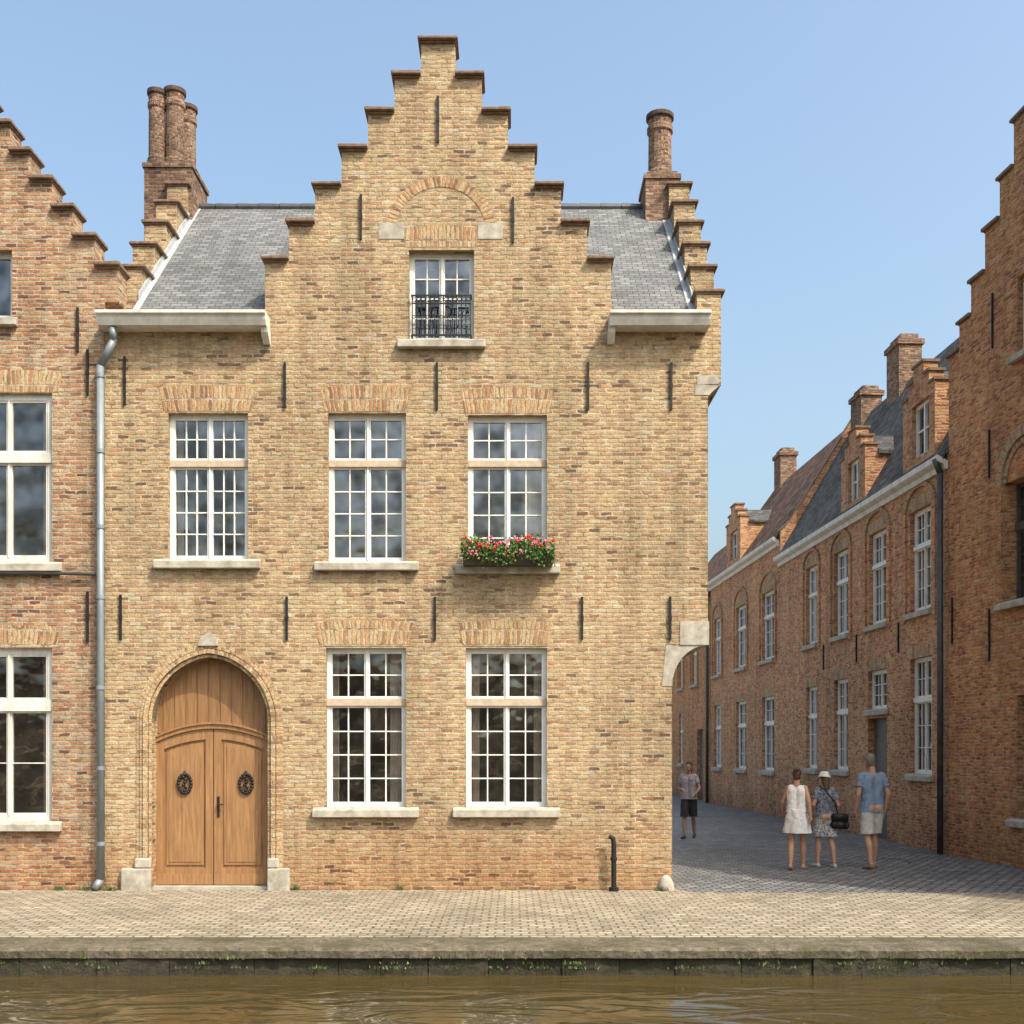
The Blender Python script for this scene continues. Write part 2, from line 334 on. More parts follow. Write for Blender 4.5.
# ================================================================ MAIN HOUSE
H=thing('step_gable_house','tan brick house with tall stepped gable, arched oak door and flower box','house',(X(412),3.2,0))
CX=438
steps=[(17,42),(43.5,77),(70,113),(96.5,150),(123,187),(149,224),(173,261)]
wins=[(168,248,413,560),(328,406,413,562),(468,547,415,565),(326,406,648,808),(466,547,648,808),(409,474,250,340)]
DOOR=(152,268,657,895)
def topy(px):
    h=abs(px-CX)
    for a,y in steps:
        if h<=a: return y
    if px<CX: return 322
    if px<697: return 322
    return 293
def inside(u,z):
    px=512+u*76; py=750-(z-EYE)*76
    if px<105 or px>721: return False
    if py<topy(px): return False
    if px>708 and py>385: return False
    if px>672 and py>645: return False
    for a,b,c,d in wins:
        if a<px<b and c<py<d: return False
    if DOOR[0]<px<DOOR[1] and py>DOOR[2]: return False
    return True
us=[X(p) for p in [105,672,697,708,721,152,268]+[CX-s for s,_ in steps]+[CX+s for s,_ in steps]+[q for w in wins for q in w[:2]]]
zs=[Z(p) for p in [385,645,657,322,293]+[y for _,y in steps]+[q for w in wins for q in w[2:]]]+[-.05]
m=MB(); m.grid(MF,us,zs,inside,-.35,0)
dcx=X(210); dhw=58/76; e=7/76; R=dhw+e; ds=Z(657)-math.sqrt(R*R-e*e)-.002
def door_curve(off=0.0,n=28):
    pts=[]; r=R+off
    amax=math.acos(e/r)
    for i in range(n+1):
        t=amax*i/n; pts.append((dcx-e+r*math.cos(t),ds+r*math.sin(t)))
    return pts+[(2*dcx-u,z) for u,z in pts[::-1][1:]]
cur=door_curve(); zt=Z(657)
for (a,b) in zip(cur[:-1],cur[1:]):
    if abs(a[0]-b[0])<1e-5: continue
    z_a=min(a[1],zt-.001); z_b=min(b[1],zt-.001)
    m.prism(MF,[(b[0],z_b),(a[0],z_a),(a[0],zt),(b[0],zt)],-.35,-.0015)
sst=[(0,.53,7.86),(.53,1.07,8.41),(1.07,1.6,8.96),(1.6,2.13,9.51),(2.13,2.67,10.06),(2.67,3.73,10.6),(3.73,4.27,10.06),(4.27,4.8,9.51),(4.8,5.33,8.96),(5.33,5.87,8.41),(5.87,6.4,7.86)]
def stop(y):
    for a,b,z in sst:
        if a<=y<=b: return z
    return 0
ys=[.352]+[b for a,b,z in sst]; zz=sorted(set([z for a,b,z in sst]))
m.grid(SF,ys,[Z(385)]+zz,lambda u,z: u>.35 and z<stop(u),X(697),X(721))
m.grid(SF,[.352,6.4],[Z(645),Z(385)],lambda u,z:True,X(680),X(708))
m.grid(SF,[.352,6.4],[-.05,Z(645)],lambda u,z:True,X(645),X(672))
m.grid(SF,[.362]+ys[1:],[-.05]+zz,lambda u,z: u>.355 and z<stop(u),X(105.5),X(129))
m.box(MF,X(129)+.001,X(645)-.001,-6.4,-6.1,-.05,7.4)
m.build('wall',M['brick'],H)
caps=[]
for i,(h,y) in enumerate(steps):
    if i==0: caps.append((CX-h-3,CX+h+3,y))
    else:
        ph=steps[i-1][0]
        caps.append((CX-h-3,CX-ph,y)); caps.append((CX+ph,CX+h+3,y))
rc=random.Random(4)
def capbox(F,u0,u1,w0,w1,z0,z1,par):
    c=MB(); j=lambda: rc.uniform(-.008,.006)
    v=c.box(F,u0,u1,w0,w1,z0,z1)
    for q in v[4:]: q.co.z+=j()
    c.box(F,u0+.02,u1-.02,w0+.02,w1-.045,z0-.025,z0)
    o=c.build('coping_cap',M['coping'],par); b=o.modifiers.new('b','BEVEL'); b.width=.008; b.segments=1
for a,b,y in caps:
    capbox(MF,X(a),X(b),-.39,.085,Z(y)+.001,Z(y)+.045,H)
for (x0,x1) in ((X(697),X(721)),(X(105.5),X(129))):
    for k,(a,b,z) in enumerate(sst):
        a2=a; b2=b
        if k<5: a2=a-.04
        elif k>5: b2=b+.04
        if k==5: a2-=.04;b2+=.04
        if x0<0: a2=max(a2,.365)
        capbox(SF,a2,b2,x0-.04,x1+.05,z+.001,z+.048,H)
zt1=(Z(465.5),Z(459)); zt2=(Z(705.5),Z(698.5))
L1=[(160,255,388,411),(321,412,388,411),(461,553,390,413),(316,412,623,646),(459,552,623,646)]
cfg=[(3,2,4,[(.06,.13)]),(2,2,4,None),(2,2,4,[(.72,.95)]),(2,2,4,[(.05,.13),(.78,.95)]),(2,2,4,[(.05,.16),(.84,.95)])]
for i,(a,b,c,d) in enumerate(wins[:5]):
    cols,rt,rb,cu=cfg[i]
    window(MF,H,X(a),X(b),Z(d),Z(c),zt=zt1 if i<3 else zt2,cols=cols,rt=rt,rb=rb,curtain=cu)
    a,b,c,d=L1[i]; lintel(MF,H,X(a)+.05,X(b)-.05,Z(d),Z(c))
gw=window(MF,H,X(409),X(474),Z(340),Z(250),cols=2,rb=4,rec=.12,sillext=.15)
r=MB(); u0,u1=X(412),X(471); zb,zr=Z(337),Z(296)
r.box(MF,u0,u1,.03,.05,zr-.02,zr); r.box(MF,u0,u1,.03,.05,zb,zb+.02); r.box(MF,u0,u1,.03,.05,zr-.12,zr-.105)
n=13
for i in range(n+1):
    uu=u0+.008+(u1-u0-.016)*i/n; r.cyl(MF.p(uu,.04,zb),MF.p(uu,.04,zr),.007,seg=6)
for i in range(n):
    uu=u0+(u1-u0)*(i+.5)/n
    for cz,rr in ((zr-.062,.026),(zb+.12,.028),(zb+.25,.02)):
        for k in range(8):
            t0=2*math.pi*k/8; t1=2*math.pi*(k+1)/8
            r.cyl(MF.p(uu+rr*math.cos(t0),.04,cz+rr*math.sin(t0)),MF.p(uu+rr*math.cos(t1),.04,cz+rr*math.sin(t1)),.005,seg=5)
for uu in (u0,u1): r.box(MF,uu-.01,uu+.01,-.1,.05,zb-.01,zb+.01); r.box(MF,uu-.01,uu+.01,-.1,.05,zr-.015,zr+.002)
r.build('balcony_railing',M['iron'],H)
c=MB(); ring(c,MF,X(441),Z(232),45/76,55/76,.12,math.pi-.12,-.05,.006); c.build('relieving_arch',M['soldier'],H)
lintel(MF,H,X(405),X(477),Z(247),Z(228),fan=.0)
for a,b in ((379,404),(478,503)):
    c=MB(); c.box(MF,X(a),X(b),-.1,.007,Z(239),Z(223)); c.build('stone_block',M['stone'],H)
c=MB(); c.box(MF,X(695),X(708)+.006,-.3,.008,Z(395),Z(385)); c.prism(MF,[(X(697),Z(385)),(X(719),Z(384)),(X(718),Z(376)),(X(697),Z(376))],-.3,.009); 
c.prism(MF,[(X(708),Z(385.2)),(X(708)+.006,Z(396)),(X(712),Z(392)),(X(720),Z(385.2))],-.3,.004); c.build('quoin_stone',M['stone'],H)
c=MB(); c.box(MF,X(680),X(709),-.3,.01,Z(644.8),Z(621)); 
pc=[(X(672)+(36/76)*(1-math.sin(t*math.pi/16)), Z(645)-(42/76)*(1-math.cos(t*math.pi/16))) for t in range(9)]
for (a,b) in zip(pc[:-1],pc[1:]):
    c.prism(MF,[(a[0],a[1]),(b[0],b[1]),(b[0],Z(644.8)),(a[0],Z(644.8)+.0001)],-6.3,-.004)
c.prism(MF,[(X(662),Z(686)),(X(672)+.004,Z(686)),(X(672)+.004,Z(645)),(X(666),Z(645))],-.3,.006)
c.build('corbel_stone',M['stone'],H)
c=MB(); c.ball((X(666),.0,.0),(.11,.1,.2)); c.build('guard_stone',M['stone'],H,smooth=True)
for px,y0,y1 in [(438,97,143),(361,195,240),(513,198,243),(285,363,408),(437,363,410),(588,363,410),(671,363,410),(125,357,405),(121,595,640),(287,597,640),(435,597,640),(582,597,640),(670,597,640)]:
    anchor(MF,H,X(px),Z(y1),Z(y0))
# roof
RZ=10.5
sl=(RZ-7.5)/3.26
def rz(w): return RZ-sl*(w+3.2)
m=MB()
for u0,u1,we in ((X(128),X(264),.06),(X(264),X(612),-.36),(X(612),X(698),.06)):
    m.prismU(MF,[(we,rz(we)),(-3.2,RZ),(-3.2,RZ-.1),(we,rz(we)-.1)],u0+.001,u1-.001)
m.prismU(MF,[(-3.2,RZ),(-6.5,7.5),(-6.5,7.4),(-3.2,RZ-.1)],X(128),X(698))
ax=X(438); az=10.55; ez=7.45; hw=165/76
m.prismU(SF,[(ax,az),(ax+hw,ez),(ax+hw,ez-.1),(ax,az-.12),(ax-hw,ez-.1),(ax-hw,ez)],.36,3.15)
roof=m.build('roof',M['slate'],H)
m=MB()
u=X(128)
while u<X(698):
    m.cyl((u,3.2,RZ-.01),(min(u+.33,X(698)),3.2,RZ-.01),.075,.068,10); u+=.34
m.build('ridge_tile',M['darkpipe'],roof)
for u0,u1 in ((X(129),X(129)+.09),(X(697)-.09,X(697))):
    m=MB(); m.prismU(MF,[(.03,rz(.03)+.012),(-3.2,RZ+.012),(-3.2,RZ-.05),(.03,rz(.03)-.02)],u0+.002,u1-.002)
    uu=u0 if u0<0 else u1-.02
    m.prismU(MF,[(-.37,rz(-.37)+.12),(-3.1,RZ+.03),(-3.1,RZ-.09),(-.37,rz(-.37)-.02)],uu+.003,uu+.018); m.build('flashing',M['lead'],roof)
for a,b in ((104,270),(608,707)):
    m=MB(); x0,x1=X(a),X(b)
    m.prismU(MF,[(.003,Z(332)),(.25,Z(332)),(.28,Z(327)),(.29,Z(323)),(.33,Z(322)),(.33,Z(319)),(.003,Z(319))],x0,x1)
    m.build('eaves_gutter',M['white_old'],H)
    xx=(x1-.06,x1-.01) if a<200 else (x0+.01,x0+.06)
    m=MB(); m.prismU(MF,[(.003,Z(345)),(.05,Z(345)),(.18,Z(337)),(.2,Z(332.2)),(.003,Z(332.2))],xx[0]-.02,xx[1]+.02); m.build('gutter_bracket',M['white_old'],H)
def chimney(par,x0,x1,y0,y1,z0,z1,flues,ztop,brick='flue'):
    m=MB(); m.box(SF,y0,y1,x0,x1,z0,z1); m.box(SF,y0-.025,y1+.025,x0-.025,x1+.025,z1-.07,z1-.001)
    m.box(SF,y0+.03,y1-.03,x0+.03,x1-.03,z1,z1+.06)
    ch=m.build('chimney',M[brick],par)
    for (fx,fy,r,dz) in flues:
        zt=ztop+dz; seg=20
        for nm,mt,prof in (('chimney_pot','flue',[(r*1.12,z1+.06),(r*1.12,z1+.14),(r*.98,z1+.17),(r*.95,zt-.3),(r*1.08,zt-.27),(r*1.08,zt-.2),(r*.96,zt-.17),(r*1.0,zt-.09)]),('pot_rim','soot',[(r*1.0,zt-.09),(r*1.16,zt-.06),(r*1.16,zt),(r*.8,zt),(r*.78,zt-.4)])):
            f=MB(); rings=[[f.bm.verts.new((fx+rr*math.cos(2*math.pi*i/seg),fy+rr*math.sin(2*math.pi*i/seg),z)) for i in range(seg)] for rr,z in prof]
            for A,B in zip(rings[:-1],rings[1:]):
                for i in range(seg): f.bm.faces.new([A[i],A[(i+1)%seg],B[(i+1)%seg],B[i]])
            f.build(nm,M[mt],ch,recalc=False)
    return ch
chimney(H,X(143,17.7),X(191,17.7),2.75,3.65,8.2,Z(163,17.75),[(X(156,17.9),2.95,.13,0),(X(173,17.9),3.0,.15,.04),(X(185,18.3),3.4,.15,-.0)],Z(90,17.9))
chimney(H,X(646,17.7),X(680,17.7),2.75,3.5,9.4,Z(174,17.75),[(X(662,17.8),3.05,.19,.0)],Z(111,17.9))
def jambring(m,o0,o1,w0,w1,zb):
    A=door_curve(o0); B=door_curve(o1); n=len(A); L=0
    for i in range(n-1):
        dl=math.dist(B[i],B[i+1])
        m.prism(MF,[A[i],A[i+1],B[i+1],B[i]],w0,w1,uvs=[(.01,L),(.01,L+dl),(o1-o0+.01,L+dl),(o1-o0+.01,L)]); L+=dl
    for s in (-1,1):
        ua=dcx+s*(dhw+o0); ub=dcx+s*(dhw+o1)
        m.prism(MF,[(ua,zb),(ub,zb),(ub,ds),(ua,ds)],w0,w1)
m=MB(); jambring(m,.0,.04,-.2,.012,.02); jambring(m,.05,.105,-.2,.05,.02); jambring(m,.115,.15,-.2,.03,.02); jambring(m,.15,.2,-.2,.01,.02)
m.build('door_surround',M['surround'],H)
c=MB(); c.prism(MF,[(X(199),Z(646)),(X(219),Z(646)),(X(216),Z(637)),(X(209),Z(633)),(X(202),Z(637))],-.05,.06); c.build('keystone',M['stone'],H)
for a,b in ((122,152),(268,290)):
    c=MB(); c.box(MF,X(a),X(b),-.2,.07,-.03,Z(868)); 
    aa,bb=(X(a)+.18,X(b)) if a<200 else (X(a),X(b)-.14)
    c.box(MF,aa,bb,-.2,.067,Z(868)+.001,Z(858)); o=c.build('plinth_stone',M['stone'],H)
    bv=o.modifiers.new('b','BEVEL'); bv.width=.02; bv.segments=2
# door
dw=-.2
D_=MB(); A=door_curve(0)
D_.prism(MF,[(A[-1][0],Z(733))]+[(A[0][0],Z(733))]+list(A),dw-.06,dw-.03)
for i in range(1,10):
    uu=A[-1][0]+(A[0][0]-A[-1][0])*i/10.0
    hh=[z for (u,z) in A if abs(u-uu)<.09]; ztop=min(hh) if hh else ds
    D_.box(MF,uu-.068,uu+.068,dw-.05,dw-.02,Z(735),ztop-.01)
door=D_.build('door',M['oak'],H); door['label']='arched oak double door'
c=MB(); n=16; hw2=dhw-.002
def arcz(u,extra=0): return Z(742)+.18*(1-((u-dcx)/hw2)**2)+extra
for i in range(n):
    a=dcx-hw2+2*hw2*i/n; b=dcx-hw2+2*hw2*(i+1)/n
    c.prism(MF,[(a,arcz(a)),(b,arcz(b)),(b,arcz(b,.06)),(a,arcz(a,.06))],dw-.05,dw+.045)
    c.prism(MF,[(a,arcz(a,.06)),(b,arcz(b,.06)),(b,arcz(b,.085)),(a,arcz(a,.085))],dw-.05,dw+.065)
c.build('door_transom',M['oak2'],door)
for s in (-1,1):
    lf=MB(); i0=.006; o0=hw2
    def U(t): return dcx+s*t
    def strip(t0,t1,zf0,zf1,w0,w1,n=8):
        for i in range(n):
            a=t0+(t1-t0)*i/n; b=t0+(t1-t0)*(i+1)/n
            lf.prism(MF,[(U(a),zf0(U(a))),(U(b),zf0(U(b))),(U(b),zf1(U(b))),(U(a),zf1(U(a)))],w0,w1)
    k=lambda v:(lambda u:v)
    strip(i0,o0,k(.05),lambda u:arcz(u,-.005),dw-.05,dw-.012)
    strip(i0,i0+.1,k(.05),lambda u:arcz(u,-.005),dw-.012,dw+.02,3)
    strip(o0-.1,o0,k(.05),lambda u:arcz(u,-.005),dw-.012,dw+.02,3)
    strip(i0+.1,o0-.1,lambda u:arcz(u,-.14),lambda u:arcz(u,-.005),dw-.012,dw+.018,6)
    strip(i0+.1,o0-.1,k(.05),k(.27),dw-.012,dw+.018,1)
    strip(i0,o0,k(.05),k(.19),dw-.012,dw+.032,1)
    strip(i0+.13,o0-.13,k(.31),lambda u:arcz(u,-.18),dw-.012,dw+.004,6)
    strip(i0+.165,o0-.165,k(.35),lambda u:arcz(u,-.22),dw-.012,dw+.011,6)
    leaf=lf.build('door_leaf',M['oak2'],door)
    kx=X(181) if s<0 else X(243); kz=Z(784)
    kn=MB()
    for q in range(18):
        t0=2*math.pi*q/18; kn.ball(MF.p(kx+.085*math.cos(t0),dw+.03,kz+.125*math.sin(t0)),(.024,.02,.024),8,6)
    for q in range(6): kn.ball(MF.p(kx+.02*math.sin(q*2.2),dw+.035,kz+(q-2.5)*.035),(.024,.022,.022),8,6)
    kn.box(MF,kx-.014,kx+.014,dw,dw+.035,kz+.1,kz+.17)
    kn.build('door_knocker',M['iron'],leaf,smooth=True)
hd=MB(); hd.box(MF,X(215)-.016,X(215)+.016,dw+.018,dw+.03,Z(818),Z(797)); hd.cyl(MF.p(X(215),dw+.03,Z(805)),MF.p(X(215),dw+.07,Z(805)),.012); hd.cyl(MF.p(X(215),dw+.07,Z(805)),MF.p(X(221),dw+.07,Z(805)),.009); hd.build('door_handle',M['iron'],door)
c=MB(); c.box(MF,dcx-dhw,dcx+dhw,-.34,-.02,-.03,.04); c.build('doorstep',M['stone'],H)
m=MB(); m.box(MF,X(132),X(640),-2.2,-2.1,0,7.4); m.box(MF,X(132),X(640),-2.09,-.36,3.55,3.75); m.box(MF,X(132),X(640),-2.09,-.36,.3,.4)
m.box(MF,X(290),X(300),-2.09,-.36,.45,3.5); m.box(MF,X(430),X(440),-2.09,-.36,.45,3.5);m.box(MF,X(290),X(300),-2.09,-.36,3.8,7.3); m.box(MF,X(430),X(440),-2.09,-.36,3.8,7.3); m.box(MF,X(390),X(500),-1.8,-1.7,7.5,9.6)
m.build('interior',M['room'],H)

t=thing('downpipe','grey zinc downpipe between the tan house and its left neighbour','pipe',(X(103),-.08,0))
m=MB(); m.tube([(X(118),-.2,Z(333)),(X(118),-.17,Z(345)),(X(103),-.09,Z(368)),(X(103),-.09,.14),(X(98),-.14,.03)],.048); pb=m.build('pipe',M['zinc'],t,smooth=True)
for y in (380,455,530,600,690,770,845):
    m=MB(); m.cyl((X(103),-.09,Z(y)),(X(103),-.09,Z(y)+.05),.058,seg=16); m.box(MF,X(103)-.01,X(103)+.01,0.002,.06,Z(y),Z(y)+.04); m.build('bracket',M['zinc'],pb)
m=MB(); px=X(613); m.cyl((px,-.12,0),(px,-.12,.62),.034); m.tube([(px,-.12,.6),(px-.01,-.12,.69),(px-.06,-.12,.72)],.031); m.cyl((px,-.12,0),(px,-.12,.05),.065); m.cyl((px,-.12,.4),(px,-.12,.44),.045)
tag(m.build('vent_pipe',M['iron'],smooth=False),'short black iron vent pipe standing at the foot of the tan facade','pipe')

fb=thing('flower_box','window box of red and pink flowers below the upper right window','flower box',(X(508),-.12,Z(566)))
m=MB(); m.prismU(MF,[(.097,Z(568)),(.26,Z(568)),(.3,Z(557)),(.097,Z(557))],X(464),X(552)); m.build('planter',M['soil'],fb)
m=MB(); rnd=random.Random(3)
for i in range(3000):
    u=rnd.uniform(X(462),X(554)); t=rnd.random(); w=rnd.gauss(.21,.08); z=Z(556)+rnd.gauss(.055,.06)+.03*math.sin(u*9)
    if rnd.random()<.2: z-=rnd.uniform(.04,.14); w=rnd.uniform(.26,.38)
    if w<.03: w=.05
    c=MF.p(u,w,z); s=rnd.uniform(.012,.027); a=Vector((rnd.gauss(0,1),rnd.gauss(0,1),rnd.gauss(0,1))).normalized(); b=a.orthogonal().normalized(); b.rotate(Matrix.Rotation(rnd.uniform(0,6.28),3,a)); d=a.cross(b)
    m.bm.faces.new([m.bm.verts.new(c-b*s),m.bm.verts.new(c+d*s*.7),m.bm.verts.new(c+b*s),m.bm.verts.new(c-d*s*.7)])
m.build('foliage',M['leaf'],fb,recalc=False)
for i in range(34):
    u=X(464)+(X(552)-X(464))*((i+.5)/34)+rnd.uniform(-.02,.02); z=Z(556)+rnd.choice([.15,.1,.05,-.03])+rnd.uniform(-.04,.04); w=rnd.uniform(.29,.4)
    m=MB(); 
    for k in range(7):
        m.ball(MF.p(u+rnd.gauss(0,.014),w+rnd.gauss(0,.01),z+rnd.gauss(0,.012)),(rnd.uniform(.008,.014),)*3,6,4)
    m.build('blossom',M[rnd.choice(['flower_red','flower_red','flower_pink'])],fb)

# ================================================================ LEFT HOUSE
LH=thing('step_gable_house','reddish brick house at the left edge with stepped gable and plain-paned windows','house',(X(-95),3.2,0))
lst=[(18,10),(35,38),(57,67),(78,96),(100,125),(120,153),(142,181),(163,209),(185,238),(208,267)]
LC=-90
lw=[(-38,52,393,563),(-38,52,648,822),(-52,12,250,318),(-200,-110,393,563),(-200,-110,648,822)]
def linside(u,z):
    px=512+u*76; py=750-(z-EYE)*76
    if px>104.5 and py>302: return False
    if px<-284.5 and py>302: return False
    h=abs(px-LC); ok=False
    for a,y in lst:
        if h<=a: ok=py>=y; break
    if not ok: return False
    for a,b,c,d in lw:
        if a<px<b and c<py<d: return False
    return True
us=[X(p) for p in [104.5,-284.5]+[LC-a for a,_ in lst]+[LC+a for a,_ in lst]+[q for w in lw for q in w[:2]]]
zs=[Z(302),-.05]+[Z(y) for _,y in lst]+[Z(q) for w in lw for q in w[2:]]
m=MB(); m.grid(MF,us,zs,linside,-.35,0)
m.box(MF,X(85),X(104.5),-7,-.352,-.05,7.6); m.box(MF,X(-284),X(-265),-7,-.352,-.05,7.6); m.prism(MF,[(X(-264),-.05),(X(84.5),-.05),(X(84.5),7.6),(X(LC),Z(35)),(X(-264),7.6)],-7,-6.7)
m.build('wall',M['brick_left'],LH)
m=MB(); m.prismU(SF,[(X(LC),Z(30)),(X(104),Z(303)),(X(104),Z(311)),(X(LC),Z(38)),(X(-284),Z(311)),(X(-284),Z(303))],.36,7.1); m.build('roof',M['tile'],LH)
ph=0
for i,(h,y) in enumerate(lst):
    for s in ((-1,1) if i else (1,)):
        a,b=(LC+ph,LC+h+3) if i else (LC-h-3,LC+h+3)
        if s<0: a,b=LC-h-3,LC-ph
        capbox(MF,X(a),X(b),-.39,.085,Z(y)+.001,Z(y)+.048,LH)
    ph=h
for i,(a,b,c,d) in enumerate(lw):
    if i==2: window(MF,LH,X(a),X(b),Z(d),Z(c),cols=1,rb=1,rec=.1,sillext=.08,fmat='white_old')
    else:
        zz0,zz1=(Z(462),Z(452)) if c<500 else (Z(711),Z(700))
        window(MF,LH,X(a),X(b),Z(d),Z(c),zt=(zz0,zz1),cols=1,rt=1,rb=1 if c<500 else 2,fw=.08,rec=.06,tmat='white_old',fmat='white_old',sillext=.14,curtain=[(.84,.93)])
        lintel(MF,LH,X(a)-.08,X(b)+.08,Z(c)+.01,Z(c)+.27)
for px,y0,y1 in [(88,350,395),(88,592,642),(78,308,352)]: anchor(MF,LH,X(px),Z(y1),Z(y0))
m=MB(); m.tube([(X(-280),-.06,Z(571)),(X(60),-.06,Z(574)),(X(97),-.06,Z(575))],.022); m.build('drain_pipe',M['darkpipe'],LH)
m=MB(); m.box(MF,X(-260),X(80),-1.6,-1.5,0,7.4); m.box(MF,X(-260),X(80),-1.49,-.36,3.5,3.7); m.box(MF,X(-260),X(80),-1.49,-.36,.3,.4); m.box(MF,X(-100),X(40),-1.3,-1.2,7.7,9.5); m.build('interior',M['room'],LH)

# ================================================================ STREET ROW (right side of the lane)
RN=math.hypot(.0389,1); RF=Fr(7.7-.0389*.1,5.1,.0389,-1)
def rD(px): return 8.478/((px-512)/FP+.0389)
def rU(px): return (20.1-rD(px))*RN
def row_house(label,u0,u1,eave,rw,rzv,brick,roofm,wl,doors=(),group=None,arches=True,depth=4.4,corn='white_old'):
    mid=RF.p((u0+u1)/2,-depth/2,0)
    h=thing('brick_row_house',label,'house',(mid.x,mid.y,0),group)
    holes=[(a,b,c,d) for a,b,c,d in wl]+list(doors)
    us=[u0,u1]+[q for w in holes for q in w[:2]]; zs=[-.05,eave]+[q for w in holes for q in w[2:]]
    m=MB(); m.grid(RF,us,zs,lambda u,z: not any(a<u<b and c<z<d for a,b,c,d in holes),-.3,0)
    for a,b in ((u0,u0+.25),(u1-.25,u1)):
        m.prismU(RF,[(-.302,-.05),(-.302,eave-.02),(-rw,rzv-.15),(-depth,eave-.02),(-depth,-.05)],a+.001,b-.001)
    m.box(RF,u0+.26,u1-.26,-depth,-depth+.25,-.05,eave-.05)
    m.build('wall',M[brick],h)
    m=MB(); m.prismU(RF,[(.1,eave),(-rw,rzv),(-depth-.1,eave),(-depth-.1,eave-.1),(-rw,rzv-.12),(.1,eave-.1)],u0-.02,u1+.02)
    rf=m.build('roof',M[roofm],h)
    m=MB(); m.prismU(RF,[(.003,eave-.26),(.06,eave-.26),(.08,eave-.17),(.15,eave-.14),(.19,eave-.11),(.19,eave-.01),(.003,eave-.12)],u0,u1); m.build('cornice',M[corn],h)
    m=MB(); m.box(RF,u0+.3,u1-.3,-1.3,-1.2,0,eave-.1); m.box(RF,u0+.3,u1-.3,-1.19,-.31,3.8,4.0); m.build('interior',M['room'],h)
    for (a,b,c,d) in wl:
        hh=d-c
        window(RF,h,a,b,c,d,zt=(c+hh*.62,c+hh*.66) if hh>1.2 else None,cols=2 if b-a>.9 else 1,rt=2 if b-a>.9 else 1,rb=3,rec=.09,glass='glass_far',tmat='white',fmat='white',sillext=.1,fw=.055,curtain=[(.08,.4)] if random.random()<.4 else None)
        lintel(RF,h,a-.06,b+.06,d+.001,d+.2)
        if arches and c>4 :
            q=MB(); cu=(a+b)/2; hwid=(b-a)/2+.14; sp=d+.0; ring(q,RF,cu,sp,hwid,hwid+.13,.0,math.pi,-.05,.045,n=16,ex=.62)
            q.build('relieving_arch',M['soldier'],h)
            for qa,qb in ((cu-hwid-.13,cu-hwid),(cu+hwid,cu+hwid+.13)):
                q=MB(); q.box(RF,qa,qb,-.05,.043,c-.15,sp); q.build('pilaster',M[brick],h)
    for (a,b,c,d) in doors:
        q=MB(); q.box(RF,a,b,-.2,-.14,c,d)
        for t in (.12,.5): q.box(RF,a+.1,b-.1,-.14,-.12,c+(d-c)*t,c+(d-c)*(t+.33))
        q.build('door',M['darkframe'],h)
    return h,rf
def wspan(pxa,pxb,z0,z1): 
    a,b=sorted((rU(pxa),rU(pxb))); return (a,b,z0,z1)
B_w=[wspan(p,q,4.45,6.37) for p,q in ((910,931),(869,886),(834,848),(806,817))]+[wspan(910,932,1.38,3.58),wspan(834,848,1.38,3.45),wspan(806,817,1.38,3.4),wspan(868,887,2.68,3.5)]
B_d=[wspan(868,887,.0,2.5)]
HB,RB=row_house('red-brown brick row house with white windows, two dormers and slate roof beside the lane',rU(780)+.01,-.02,7.07,2.0,10.65,'brick_row','slate_dark',B_w,B_d)
C_w=[wspan(p,q,4.4,6.32) for p,q in ((762,774),(736,746),(714,721))]+[wspan(p,q,1.25,3.35) for p,q in ((762,774),(736,746),(714,721))]
HC,RC=row_house('red-brown brick row house with tiled roof and one stepped dormer, farther down the lane',rU(710)+.01,rU(780)-.01,7.65,2.3,11.0,'brick_row','tile',C_w)
